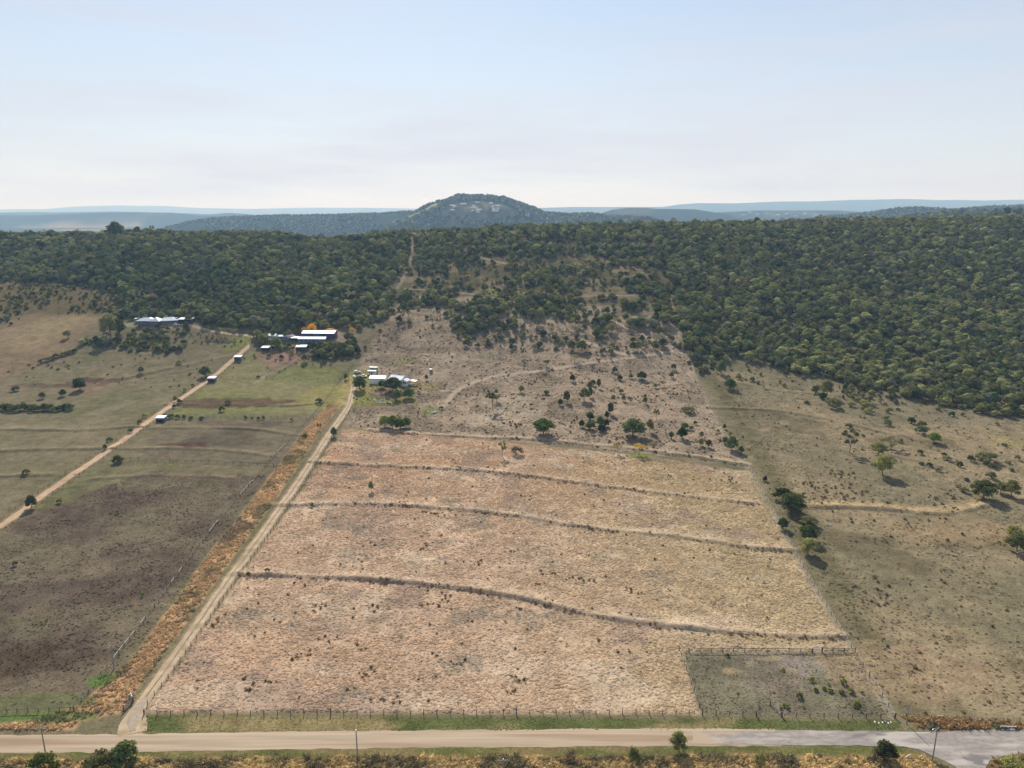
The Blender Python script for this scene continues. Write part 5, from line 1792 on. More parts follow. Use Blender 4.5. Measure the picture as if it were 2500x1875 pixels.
grass('roadside_weeds', 'weeds_right', 2.6, 1.0, 1.9, 'brown weeds along the fence beside the sealed road', 623, (1.6, 1.85, 2.0), tall)
grass('slope_grass', 'slope', 0.5, 0.5, 1.2, 'sparse dry tussocks over the pale slope above the paddock', 631, (1.25, 1.25, 1.22), bright=(0.6, 1.2), clump=14)
grass('field_grass', 'right', 0.4, 0.4, 1.1, 'scattered dull tussocks in the right-hand field', 641, (1.3, 1.32, 1.3), bright=(0.6, 1.2), clump=16, thr=(0.4, 0.65))
grass('dark_paddock_grass', 'dark_left', 0.6, 0.4, 0.9, 'short grey-brown tussocks in the dark left paddock', 651, (1.4, 1.4, 1.35), bright=(0.6, 1.25), clump=14)
grass('small_paddock_grass', 'yard', 1.2, 0.35, 0.7, 'thin cropped grass in the small fenced yard', 661, (1.5, 1.5, 1.45), bright=(0.6, 1.2))
grass('verge_turf', 'verge', 2.0, 0.25, 0.5, 'short green turf between the fence and the road', 671, (1.5, 1.55, 1.4), bright=(0.8, 1.2))

# ------------------------------------------------------------------ fences
_post = {}


def post_mesh(h, r, mat):
    key = (h, r, mat)
    if key not in _post:
        _post[key] = MB().tube([(0, 0, -0.3), (0, 0, h * 0.6), (0.01, 0, h)], [r * 1.1, r, r * 0.92], 6).mesh('post', mat)
    return _post[key]


_unit_rail = {}


def rail_mesh(mat, t):
    if (mat, t) not in _unit_rail:
        _unit_rail[(mat, t)] = MB().box((0.5, 0, 0), (1.0, t * 0.5, t)).mesh('rail', mat)
    return _unit_rail[(mat, t)]


def fence(name, line_px, spacing, h, label, rails=(), wires=(), post_r=0.07, post='post_wood', rail='rail_grey', rail_t=0.13, group=None, missing=0.0, white=(), strainers=True, lean=0.06, world_pts=None):
    line = resample(G(line_px) if world_pts is None else world_pts, spacing)
    z = H(line[:, 0], line[:, 1])
    o = empty(name, (line[0, 0], line[0, 1], z[0]))
    tag(o, label, 'fence', group)
    base = Vector(o.location)
    tops = []
    for i in range(len(line)):
        p = Vector((line[i, 0], line[i, 1], z[i]))
        big_ = strainers and (i in (0, len(line) - 1) or i % 14 == 0)
        hh, rr_ = (h * 1.12, post_r * 1.5) if big_ else (h, post_r)
        q = bpy.data.objects.new('post', post_mesh(hh, rr_, post))
        put(q, o)
        q.location = p - base
        q.rotation_euler = (random.uniform(-lean, lean), random.uniform(-lean, lean), random.uniform(0, 6))
        q.scale = (1, 1, random.uniform(0.93, 1.06))
        tops.append(p - base)
    for hh in rails:
        for i in range(len(tops) - 1):
            if random.random() < missing:
                continue
            a, b = tops[i] + Vector((0, 0, hh)), tops[i + 1] + Vector((0, 0, hh))
            wh = any(lo <= i / (len(tops) - 1) <= hi for lo, hi in white)
            q = bpy.data.objects.new('rail', rail_mesh('rail_white' if wh else rail, rail_t))
            put(q, o)
            d = b - a
            if random.random() < missing * 0.6:
                b = tops[i + 1] + Vector((0, 0, 0.1))
                d = b - a
            q.location = a
            q.rotation_euler = d.to_track_quat('X', 'Z').to_euler()
            q.scale = (d.length * 1.01, 1, 1)
    for hh in wires:
        mb = MB().tube([p + Vector((0, 0, hh + random.uniform(-.03, .03))) for p in tops], 0.012, 3, cap=False)
        mb.build('wire', 'wire', o)
    return o


fence('paddock_fence', [(352, 1746), (800, 1744), (1250, 1743), (1600, 1744), (1846, 1748)], 3.4, 1.4, 'long post and wire fence between the golden paddock and the green verge', wires=(0.35, 0.7, 1.1), post_r=0.1)
fence('yard_front_fence', [(1909, 1752), (2000, 1752), (2100, 1753), (2184, 1754)], 3.5, 1.4, 'post and wire fence between the small yard and the road verge', wires=(0.35, 0.7, 1.1), post_r=0.1)
fence('driveway_fence', [(352, 1742), (362, 1716), (407, 1660), (486, 1550), (566, 1432), (646, 1322), (719, 1216), (794, 1100), (828, 1046), (856, 1000)], 3.6, 1.3, 'post and wire fence along the right side of the driveway', wires=(0.35, 0.7, 1.1), post_r=0.1)
fence('paddock_rail_fence', [(180, 1735), (215, 1695), (285, 1602), (365, 1500), (445, 1390), (520, 1290), (600, 1195), (680, 1105), (745, 1035), (800, 970), (838, 915)], 3.4, 1.25,
      'weathered post and rail fence left of the orange grass, white rails in places', rails=(1.05,), missing=0.2, white=((0.06, 0.12), (0.19, 0.23), (0.31, 0.34), (0.40, 0.47), (0.55, 0.62)), post_r=0.08, rail_t=0.12)
fence('road_rail_fence', [(-60, 1741), (0, 1740), (90, 1738), (172, 1735)], 2.7, 1.2, 'brown post and rail fence at bottom left beside the road', rails=(1.05,), post_r=0.09, rail_t=0.16)
fence('cross_fence', [(300, 1122), (450, 1128), (580, 1133), (668, 1137)], 4.0, 1.2, 'cross fence of dark posts, lowest of those right of the track', rails=(1.0,), post_r=0.09, rail_t=0.1, rail='post_wood')
fence('cross_fence', [(402, 1019), (530, 1021), (650, 1021), (765, 1022)], 4.0, 1.2, 'cross fence from the lowest field shelter to the rail fence', wires=(0.5, 1.0), post_r=0.09)
fence('cross_fence', [(528, 921), (640, 926), (740, 929), (832, 931)], 4.0, 1.2, 'cross fence from the middle field shelter to the farm yard', wires=(0.5, 1.0), post_r=0.09)
fence('cross_fence', [(590, 873), (640, 873), (690, 876)], 3.6, 1.2, 'short cross fence beside the topmost field shelter', rails=(1.0,), post_r=0.09, rail_t=0.1, rail='post_wood')
fence('stable_lane_fence', [(650, 920), (700, 886), (735, 862)], 3.4, 1.2, 'left fence of the lane running up to the green shelter', rails=(1.0, 0.5), post_r=0.08, rail_t=0.1)
fence('stable_lane_fence', [(668, 920), (715, 888), (758, 858)], 3.4, 1.2, 'right fence of the lane running up to the green shelter', rails=(1.0, 0.5), post_r=0.08, rail_t=0.1)
tl = TRACK_L
tn = np.gradient(tl, axis=0)
tn = np.stack([-tn[:, 1], tn[:, 0]], 1) / np.linalg.norm(tn, axis=1)[:, None]
fence('track_fence', None, 4.0, 1.2, 'post and rail fence along the upper left side of the dirt track', rails=(1.0,), post_r=0.08, rail_t=0.1, missing=0.15, world_pts=(tl + tn * 3.6)[20:])
fence('track_fence', None, 4.0, 1.2, 'post and rail fence along the lower right side of the dirt track', rails=(1.0,), post_r=0.08, rail_t=0.1, missing=0.15, world_pts=(tl - tn * 3.4)[20:])
fence('boundary_fence', [(1668, 845), (1705, 925), (1768, 1058), (1834, 1150), (1910, 1290), (1990, 1436), (2085, 1592), (2140, 1675), (2186, 1752)], 4.2, 1.2, 'boundary fence between the golden paddock and the right-hand field', wires=(0.35, 0.7, 1.1), post_r=0.09)
fence('yard_rail_fence', [(1682, 1593), (1760, 1592), (1840, 1591), (1905, 1591), (1982, 1593)], 3.3, 1.25, 'rail fence along the top of the small yard', rails=(1.1,), post_r=0.09, rail_t=0.14, rail='post_wood')
fence('yard_panel_fence', [(2007, 1592), (2034, 1592), (2060, 1593), (2087, 1593)], 3.0, 1.35, 'grey rail panels at the top right corner of the small yard', rails=(1.2, 0.7), post_r=0.11, rail_t=0.14)
fence('yard_side_fence', [(1658, 1588), (1672, 1625), (1690, 1675), (1708, 1726)], 3.0, 1.25, 'wire fence along the left side of the small yard', wires=(0.4, 0.8, 1.1), post_r=0.09)
fence('yard_fence', [(859, 990), (900, 990), (950, 988), (1010, 988), (1057, 985)], 3.2, 1.2, 'fence below the farm yard and stockyard panels', rails=(0.9,), post_r=0.08, rail_t=0.12, rail='post_wood')
fence('terrace_fence', [(996, 926), (1010, 931), (1027, 940)], 2.2, 1.1, 'grey fence stepping down beside the cottage', rails=(1.0, 0.55), post_r=0.06, rail_t=0.12)
fence('upper_slope_fence', [(846, 915), (868, 880), (905, 830), (945, 778)], 4.0, 1.2, 'fence at the left edge of the pale slope above the yard', wires=(0.5, 1.0), post_r=0.08)
fence('rail_fence', [(2212, 1752), (2300, 1756), (2400, 1762), (2520, 1766)], 3.2, 1.2, 'wire fence among brown weeds beside the sealed road', wires=(0.5, 1.0), post_r=0.08)
fence('homestead_fence', [(470, 795), (520, 804), (575, 812), (612, 814)], 3.4, 1.2, 'dark rail fence on the upper side of the homestead drive', rails=(1.0, 0.5), post_r=0.09, rail_t=0.14, rail='post_wood')
fence('round_yard_fence', [(760, 862), (790, 856), (818, 850), (822, 842)], 2.6, 1.5, 'stockyard rails on the bare ground right of the sheds', rails=(1.3, 0.8), post_r=0.09, rail_t=0.12)


def gate(name, a, b, h, label, mat='galvanised', t=0.07, bars=5):
    pa, pb = G([a, b])
    za, zb = Hs(*pa), Hs(*pb)
    o = empty(name, (pa[0], pa[1], za))
    tag(o, label, 'gate')
    d = Vector((pb[0] - pa[0], pb[1] - pa[1], zb - za))
    for s in (0, 1):
        q = bpy.data.objects.new('post', post_mesh(h * 1.25, 0.12, 'post_wood'))
        put(q, o)
        q.location = d * s
    for k in range(bars):
        MB().tube([d * 0.05 + Vector((0, 0, 0.2 + (h - 0.2) * k / (bars - 1))), d * 0.95 + Vector((0, 0, 0.2 + (h - 0.2) * k / (bars - 1)))], t * 0.5, 5).build('bar', mat, o)
    for s in (0.05, 0.5, 0.95):
        MB().tube([d * s + Vector((0, 0, 0.18)), d * s + Vector((0, 0, h + 0.02))], t * 0.55, 5).build('upright', mat, o)
    MB().tube([d * 0.05 + Vector((0, 0, 0.2)), d * 0.95 + Vector((0, 0, h))], t * 0.45, 5).build('brace', mat, o)
    return o


gate('timber_gate', (302, 1737), (325, 1714), 1.3, 'open timber gate panel at the driveway mouth', 'rail_grey', 0.13)
gate('white_gate', (318, 1699), (326, 1713), 1.3, 'short white gate panel standing beside the driveway', 'rail_white', 0.16)
gate('yard_gate', (1846, 1747), (1852, 1723), 1.15, 'left leaf of the strained gateway into the small yard', 'rail_grey', 0.07, 3)
gate('yard_gate', (1880, 1722), (1908, 1748), 1.15, 'right leaf of the strained gateway into the small yard', 'rail_grey', 0.07, 3)
gate('paddock_gate', (1984, 1592), (2006, 1592), 1.2, 'wire gate in the top rail fence of the small yard', 'galvanised', 0.05)


# ------------------------------------------------------------------ power poles and wires
def pole(px, h, label, arm=True, lamp=False, rz=0.1, r=0.14):
    x, y = G([px])[0]
    z = Hs(x, y)
    o = empty('power_pole', (x, y, z - 0.1), rz)
    tag(o, label, 'power pole', 'power poles')
    MB().tube([(0, 0, -0.5), (0, 0, h * 0.5), (0, 0, h)], [r * 1.2, r, r * 0.75], 8).build('shaft', 'pole_wood', o)
    if arm:
        ca = MB().box((0, 0.16, h - 0.45), (2.2, 0.11, 0.13)).build('crossarm', 'pole_wood', o)
        for s in (-1.0, -0.45, 0.45, 1.0):
            MB().tube([(s, 0.16, h - 0.4), (s, 0.16, h - 0.28), (s, 0.16, h - 0.16)], [0.035, 0.06, 0.03], 6).build('insulator', 'wall_white', ca)
        MB().tube([(-0.6, 0.12, h - 0.5), (0, 0.02, h - 1.05)], 0.03, 5).build('brace', 'galvanised', o)
        MB().tube([(0.6, 0.12, h - 0.5), (0, 0.02, h - 1.05)], 0.03, 5).build('brace', 'galvanised', o)
    MB().tube([(0, 0, h), (0, 0, h + 0.14)], [r * 0.8, r * 0.5], 8).build('cap', 'galvanised', o)
    if lamp:
        la = MB().tube([(0, 0, h - 0.2), (-0.9, 0, h + 0.5), (-1.9, 0, h + 0.75)], 0.05, 6).build('lamp_arm', 'galvanised', o)
        MB().tube([(-1.8, 0, h + 0.74), (-2.1, 0, h + 0.76), (-2.5, 0, h + 0.74)], [0.07, 0.14, 0.08], 8).build('lamp_head', 'galvanised', la)
    return Vector((x, y, z + h - 0.3))


p1 = pole((113, 1850), 8.2, 'power pole rising from the big light green bush at bottom left', rz=0.2)
p2 = pole((873, 1850), 7.6, 'slim power pole standing alone below the dirt road', arm=False)
p3 = pole((1229, 1938), 9.0, 'power pole of which only the crossarm shows at the bottom edge')
p4 = pole((2276, 1859), 9.0, 'power pole with a lamp arm at the road junction', lamp=True, rz=0.6)
p5 = pole((2213, 1768), 5.9, 'short pole at the corner of the small yard', arm=False, r=0.11)
p6 = pole((279, 1632), 7.2, 'power pole beside the rail fence near the driveway mouth', rz=0.8)
p7 = pole((676, 1142), 7.6, 'power pole where a cross fence meets the rail fence', rz=0.8)
p8 = pole((851, 922), 9.0, 'tall power pole beside the parked cars', rz=0.8)
p9 = pole((33, 911), 8.5, 'distant power pole on the far left hillside', rz=0.4)


def span(a, b, sag, label):
    pts = [a.lerp(b, t / 14) - Vector((0, 0, sag * 4 * (t / 14) * (1 - t / 14))) for t in range(15)]
    o = MB().tube(pts, 0.014, 4).build('power_line', 'wire')
    tag(o, label, 'power line', 'power lines')


span(p6, p7, 4.0, 'overhead line between the two poles along the rail fence')
span(p7, p8, 4.0, 'overhead line from the cross fence pole up to the farm yard')
span(p4, Vector((105, 118, 8.6)), 1.6, 'upper overhead line leaving the junction pole to the right')
span(p4 + Vector((0.8, 0, -0.2)), Vector((106, 112, 8.3)), 2.0, 'lower overhead line leaving the junction pole to the right')
span(p4, p5, 1.0, 'service line from the junction pole to the yard corner pole')

# ------------------------------------------------------------------ mail boxes, barrier, stray timber
for k, (u, v, h, lb) in enumerate([(2135, 1771, 1.25, 'leftmost and tallest white mailbox by the road'), (2145, 1772, 1.0, 'second white mailbox from the left by the road'), (2154, 1771, 1.05, 'third white mailbox from the left by the road'),
                                   (2161, 1770, 1.2, 'fourth mailbox from the left by the road'), (2168, 1772, 0.95, 'fifth mailbox from the left by the road'), (2174, 1771, 1.1, 'rightmost mailbox of the row by the road')]):
    x, y = G([(u, v)])[0]
    o = empty('mailbox', (x, y, Hs(x, y)), random.uniform(-.2, .2))
    tag(o, lb, 'mailbox', 'mailboxes by the road')
    MB().tube([(0, 0, -0.2), (0, 0, h - 0.2)], 0.04, 6).build('post', 'post_wood', o)
    mb = MB()
    n_ = 7
    prof = [(-0.16, 0), (0.16, 0)] + [(0.16 * math.cos(math.pi * t / n_), 0.18 + 0.14 * math.sin(math.pi * t / n_)) for t in range(n_ + 1)]
    m_ = len(prof)
    mb.add([(a, -0.26, b + h - 0.2) for a, b in prof] + [(a, 0.26, b + h - 0.2) for a, b in prof],
           [tuple(range(m_))[::1], tuple(range(m_, 2 * m_))[::-1]] + [(i, i + m_, (i + 1) % m_ + m_, (i + 1) % m_) for i in range(m_)])
    bx = mb.build('box', ('rail_white', 'wall_cream', 'rail_white', 'tank_green', 'rail_white', 'wall_cream')[k], o)
    o.scale = (0.85,) * 3
    MB().box((0.175, -0.1, h + 0.08), (0.02, 0.16, 0.07)).build('flag', 'brick_brown', bx)


def barrier(a, b, label, h=0.75, n=5):
    pa, pb = G([a, b])
    o = empty('guard_rail', (pa[0], pa[1], Hs(*pa)))
    tag(o, label, 'guard rail')
    d = Vector((pb[0] - pa[0], pb[1] - pa[1], 0))
    for k in range(n):
        q = bpy.data.objects.new('post', post_mesh(h, 0.07, 'rail_white'))
        put(q, o)
        q.location = d * (k / (n - 1))
    q = bpy.data.objects.new('rail', rail_mesh('rail_white', 0.22))
    put(q, o)
    q.location = (0, -0.06, h * 0.85)
    q.rotation_euler = d.to_track_quat('X', 'Z').to_euler()
    q.scale = (d.length, 1, 1)


barrier((2442, 1778), (2480, 1779), 'white guard rail over the culvert at the right edge')
for (a, b, lb) in [((2288, 1753), (2304, 1754), 'white timber lying on the weeds by the sealed road'), ((2210, 1856), (2222, 1848), 'pale stick lying in the verge beside the junction pole'), ((1116, 909 + 150), (1123, 1060), 'grey log lying on the upper contour bank')]:
    pa, pb = G([a, b])
    o = MB().tube([(0, 0, 0), ((pb[0] - pa[0]) * .5, (pb[1] - pa[1]) * .5, 0.06), (pb[0] - pa[0], pb[1] - pa[1], 0.02)], [0.09, 0.1, 0.07], 7).build('fallen_timber', 'rail_white', loc=(pa[0], pa[1], Hs(*pa) + 0.75))
    tag(o, lb, 'timber')


# ------------------------------------------------------------------ buildings
def window(parent, x, y, z, w, h, face, frame='wall_white', pane='glass_dark'):
    t = 0.06
    nx, ny = {'front': (0, -1), 'back': (0, 1), 'left': (-1, 0), 'right': (1, 0)}[face]
    s = (w + 0.16, t, h + 0.16) if ny else (t, w + 0.16, h + 0.16)
    f = MB().box((x + nx * t / 2, y + ny * t / 2, z), s).build('window', frame, parent)
    s2 = (w, t, h) if ny else (t, w, h)
    MB().box((x + nx * (t / 2 + 0.02), y + ny * (t / 2 + 0.02), z), s2).build('pane', pane, f)
    return f


def gable_roof(mb, L, D, h, rise, over, t=0.12, axis='x'):
    """two pitched slabs, ridge along x (or y)"""
    hl, hd = L / 2 + over, D / 2 + over
    drop = rise * over / (D / 2)
    for s in (-1, 1):
        vs = []
        for x in (-hl, hl):
            for (yy, zz) in ((s * hd, h - drop), (0, h + rise)):
                for dz in (0, t):
                    vs.append((x, yy, zz + dz))
        if axis == 'y':
            vs = [(-b, a, c) for a, b, c in vs]
        mb.add(vs, [(0, 1, 3, 2), (4, 6, 7, 5), (0, 4, 5, 1), (2, 3, 7, 6), (1, 5, 7, 3), (0, 2, 6, 4)])
    return mb


def gable_walls(mb, L, D, h, rise, axis='x'):
    l, d = L / 2, D / 2
    vs = [(-l, -d, -0.6), (l, -d, -0.6), (l, d, -0.6), (-l, d, -0.6), (-l, -d, h), (l, -d, h), (l, d, h), (-l, d, h), (-l, 0, h + rise), (l, 0, h + rise)]
    if axis == 'y':
        vs = [(-b, a, c) for a, b, c in vs]
    return mb.add(vs, [(0, 1, 5, 4), (2, 3, 7, 6), (1, 2, 6, 9, 5), (3, 0, 4, 8, 7), (0, 3, 2, 1)])


def bld_at(name, px, rz, label, cat, back=0.0, group=None):
    x, y = G([px])[0]
    x, y = x - math.sin(rz) * back, y + math.cos(rz) * back
    o = empty(name, (x, y, Hs(x, y) + 0.05), rz)
    return tag(o, label, cat, group)


def gable_shed(name, px, rz, L, D, h, rise, wall, roof, label, cat, over=0.25, windows=(), doors=(), group=None):
    o = bld_at(name, px, rz, label, cat, D / 2, group)
    gable_walls(MB(), L, D, h, rise).build('wall', wall, o)
    rf = gable_roof(MB(), L, D, h + 0.02, rise, over).build('roof', roof, o)
    MB().tube([(-L / 2 - over, 0, h + rise + 0.15), (L / 2 + over, 0, h + rise + 0.15)], 0.1, 6).build('ridge_cap', roof, rf)
    nr = int(L / 1.1)
    mb = MB()
    for k in range(nr + 1):
        x = -L / 2 + L * k / nr
        for s in (-1, 1):
            mb.tube([(x, s * (D / 2 + over), h + 0.16 - rise * over / (D / 2)), (x, 0, h + rise + 0.15)], 0.035, 3)
    mb.build('roof_seam', roof, rf)
    for (x, z, w, hh, face) in windows:
        if face in ('front', 'back'):
            window(o, x, -D / 2 if face == 'front' else D / 2, z, w, hh, face)
        else:
            window(o, -L / 2 if face == 'left' else L / 2, x, z, w, hh, face)
    for (x, w, hh, face, mt) in doors:
        if face == 'front':
            d = MB().box((x, -D / 2 - 0.03, hh / 2), (w, 0.08, hh)).build('door', mt, o)
            MB().box((x + w * 0.4, -D / 2 - 0.1, hh * 0.5), (0.06, 0.06, 0.16)).build('handle', 'galvanised', d)
        else:
            s = 1 if face == 'right' else -1
            d = MB().box((s * (L / 2 + 0.03), x, hh / 2), (0.08, w, hh)).build('door', mt, o)
            MB().box((s * (L / 2 + 0.1), x + w * 0.4, hh * 0.5), (0.06, 0.06, 0.16)).build('handle', 'galvanised', d)
    return o


def skillion(name, px, rz, L, D, hf, hb, wall, roof, label, open_front=True, cat='shelter', group=None, over=0.3):
    o = bld_at(name, px, rz, label, cat, D / 2, group)
    t = 0.1
    l, d = L / 2, D / 2
    MB().add([(-l, d - t, -0.5), (l, d - t, -0.5), (l, d - t, hb), (-l, d - t, hb), (-l, d, -0.5), (l, d, -0.5), (l, d, hb), (-l, d, hb)],
             [(0, 1, 2, 3), (5, 4, 7, 6), (1, 5, 6, 2), (4, 0, 3, 7), (3, 2, 6, 7)]).build('back_wall', wall, o)
    for s in (-1, 1):
        x0, x1 = s * l, s * (l - t)
        MB().add([(x0, -d, -0.5), (x0, d - t - .01, -0.5), (x0, d - t - .01, hb), (x0, -d, hf), (x1, -d, -0.5), (x1, d - t - .01, -0.5), (x1, d - t - .01, hb), (x1, -d, hf)],
                 [(0, 1, 2, 3), (7, 6, 5, 4), (0, 3, 7, 4), (1, 5, 6, 2), (2, 6, 7, 3)]).build('side_wall', wall, o)
    if open_front:
        for s in (-0.98, 0, 0.98):
            MB().box((s * (l - 0.12), -d + 0.08, hf / 2 - 0.25), (0.14, 0.14, hf + 0.5)).build('post', 'post_wood', o)
        MB().box((0, -d * 0.98, hf * 0.82), (L - 0.22, 0.05, hf * 0.34)).build('fascia', wall, o)
    else:
        MB().box((0, -d + 0.05, hf / 2 - 0.25), (L - 0.22, 0.1, hf + 0.48)).build('front_wall', wall, o)
        window(o, -l * 0.5, -d, hf * 0.6, L * 0.2, hf * 0.32, 'front')
        window(o, l * 0.5, -d, hf * 0.6, L * 0.2, hf * 0.32, 'front')
        MB().box((0, -d - 0.03, hf * 0.4), (0.9, 0.06, hf * 0.8)).build('door', 'glass_dark', o)
    f0, b0 = hf + (hf - hb) / D * over, hb - (hf - hb) / D * over
    vs = [(-l - over, -d - over, f0 + .02), (l + over, -d - over, f0 + .02), (l + over, d + over, b0 + .02), (-l - over, d + over, b0 + .02)]
    vs += [(a, b, c + 0.1) for a, b, c in vs]
    rf = MB().add(vs, [(0, 3, 2, 1), (4, 5, 6, 7), (0, 1, 5, 4), (1, 2, 6, 5), (2, 3, 7, 6), (3, 0, 4, 7)]).build('roof', roof, o)
    MB().tube([(-l - over, d + over + .05, b0 + .05), (l + over, d + over + .05, b0 + .05)], 0.06, 6).build('gutter', roof, rf)
    return o


def hip(mb, x0, x1, y0, y1, h, rise, over=0.5, t=0.1):
    x0, x1, y0, y1 = x0 - over, x1 + over, y0 - over, y1 + over
    ins = min(x1 - x0, y1 - y0) / 2
    if x1 - x0 >= y1 - y0:
        ra, rb = (x0 + ins, (y0 + y1) / 2, h + rise), (x1 - ins, (y0 + y1) / 2, h + rise)
        vs = [(x0, y0, h), (x1, y0, h), (x1, y1, h), (x0, y1, h), ra, rb]
        fs = [(0, 1, 5, 4), (1, 2, 5), (2, 3, 4, 5), (3, 0, 4), (0, 3, 2, 1)]
    else:
        ra, rb = ((x0 + x1) / 2, y0 + ins, h + rise), ((x0 + x1) / 2, y1 - ins, h + rise)
        vs = [(x0, y0, h), (x1, y0, h), (x1, y1, h), (x0, y1, h), ra, rb]
        fs = [(0, 1, 4), (1, 2, 5, 4), (2, 3, 5), (3, 0, 4, 5), (0, 3, 2, 1)]
    mb.add(vs, fs)
    vb = [(x0, y0, h - t), (x1, y0, h - t), (x1, y1, h - t), (x0, y1, h - t), (x0, y0, h - .001), (x1, y0, h - .001), (x1, y1, h - .001), (x0, y1, h - .001)]
    mb.add(vb, [(0, 3, 2, 1), (0, 1, 5, 4), (1, 2, 6, 5), (2, 3, 7, 6), (3, 0, 4, 7)])
    return ra, rb


# farm yard
gable_shed('farm_shed', (921, 937), -0.06, 10.2, 7.0, 3.2, 1.1, 'wall_white', 'roof_white', 'long white shed with white gable roof beside the parked cars', 'shed',
           doors=((-1.2, 2.6, 2.5, 'front', 'wall_white'), (0, 1.0, 2.0, 'right', 'wall_cream')), windows=((3.4, 1.7, 1.0, 0.8, 'front'),))

ct = bld_at('cottage', (965, 939), -0.42, 'white cottage with grey gable roof and windowed porch behind a dark tree', 'house', 3.6)
gable_walls(MB(), 9.4, 7.6, 3.2, 1.9).build('wall', 'wall_white', ct)
rf = gable_roof(MB(), 9.4, 7.6, 3.22, 1.9, 0.4).build('roof', 'roof_grey', ct)
MB().tube([(-5.1, 0, 5.25), (5.1, 0, 5.25)], 0.1, 6).build('ridge_cap', 'roof_grey', rf)
MB().box((2.3, -3.88, 1.6), (1.6, 0.14, 3.0)).build('brick_pier', 'brick_brown', ct)
for x in (-3.2, -0.6):
    window(ct, x, -3.8, 1.9, 1.3, 1.1, 'front')
MB().box((0.9, -3.84, 1.05), (0.9, 0.07, 2.05)).build('door', 'wall_cream', ct)
wg = gable_walls(MB(), 4.6, 4.8, 2.9, 1.0, 'y').build('porch_wall', 'wall_white', ct, loc=(6.9, -2.3, 0))
rp = gable_roof(MB(), 4.6, 4.8, 2.92, 1.0, 0.35, 0.1, 'y').build('porch_roof', 'roof_grey', ct, loc=(6.9, -2.3, 0))
for x in (-1.45, 0, 1.45):
    window(ct, 6.9 + x, -2.3 - 2.3, 1.75, 1.0, 1.35, 'front')
for y in (-3.2, -1.4):
    window(ct, 6.9 + 2.4, y, 1.75, 1.0, 1.35, 'right')
dk = MB().box((10.9, -1.6, 0.35), (3.2, 3.4, 0.18)).build('deck', 'rail_grey', ct)
for (x, y) in ((9.5, -3.1), (12.3, -3.1), (12.3, -0.1), (9.5, -0.1)):
    MB().box((x, y, 0.0), (0.15, 0.15, 0.5)).build('stump', 'post_wood', dk)
aw = MB().add([(9.35, -0.6, 2.6), (13.0, -0.6, 2.2), (13.0, 2.6, 2.2), (9.35, 2.6, 2.6), (9.35, -0.6, 2.7), (13.0, -0.6, 2.3), (13.0, 2.6, 2.3), (9.35, 2.6, 2.7)],
              [(0, 3, 2, 1), (4, 5, 6, 7), (0, 1, 5, 4), (1, 2, 6, 5), (2, 3, 7, 6), (3, 0, 4, 7)]).build('awning', 'roof_white', ct)
for y in (-0.4, 2.4):
    MB().box((12.8, y, 1.0), (0.1, 0.1, 2.4)).build('awning_post', 'post_wood', aw)

o = skillion('site_cabin', (907, 915), -0.12, 5.6, 2.6, 2.3, 2.35, 'wall_cream', 'roof_green', 'small cream cabin with flat green roof above the long white shed', False, 'cabin', over=0.12)
o = skillion('storage_cabin', (911, 908), -0.12, 5.4, 2.4, 2.7, 2.75, 'wall_green', 'roof_green', 'green storage cabin close behind the cream one', False, 'cabin', over=0.1)

x, y = G([(1052, 909)])[0]
tk = empty('water_tank', (x, y, Hs(x, y) - 0.1))
tag(tk, 'green water tank with pale lid alone on the slope', 'tank')
MB().tube([(0, 0, -0.2), (0, 0, 0.7), (0, 0, 1.5), (0, 0, 2.3)], [1.0, 1.03, 1.03, 1.0], 20).build('barrel', 'tank_green', tk, smooth=False)
MB().tube([(0, 0, 2.3), (0, 0, 2.42), (0, 0, 2.62)], [1.06, 1.0, 0.2], 20).build('lid', 'roof_white', tk)
MB().tube([(1.0, 0, 0.3), (1.35, 0, 0.3), (1.35, 0, 0)], 0.05, 6).build('outlet_pipe', 'galvanised', tk)

# stockyard panels below the cottage
yp = G([(912, 976), (918, 983), (930, 985), (946, 985), (958, 988)])
fence('stockyard', None, 1.8, 1.5, 'grey stockyard panels and chute below the cottage', rails=(0.35, 0.7, 1.05, 1.4), post='rail_grey', rail='rail_white', post_r=0.06, rail_t=0.09, world_pts=yp, strainers=False)
yp = G([(914, 972), (930, 970), (945, 972), (957, 978), (962, 990)])
fence('stockyard', None, 1.8, 1.5, 'back rails of the stockyard below the cottage', rails=(0.35, 0.7, 1.05, 1.4), post='rail_grey', rail='rail_grey', post_r=0.06, rail_t=0.09, world_pts=yp, strainers=False)
for (u, v, lb) in ((922, 979, 'pale block in the left pen of the stockyard'), (934, 979, 'dark trough in the middle pen of the stockyard')):
    x, y = G([(u, v)])[0]
    o = empty('trough', (x, y, Hs(x, y)), 0.3)
    tag(o, lb, 'trough')
    MB().box((0, 0, 0.1), (2.0, 1.0, 0.12)).build('base', 'concrete', o)
    for s in (-1, 1):
        MB().box((0, s * 0.45, 0.38), (2.0, 0.1, 0.45)).build('side', 'concrete', o)
        MB().box((s * 0.95, 0, 0.38), (0.1, 0.79, 0.45)).build('end', 'concrete', o)


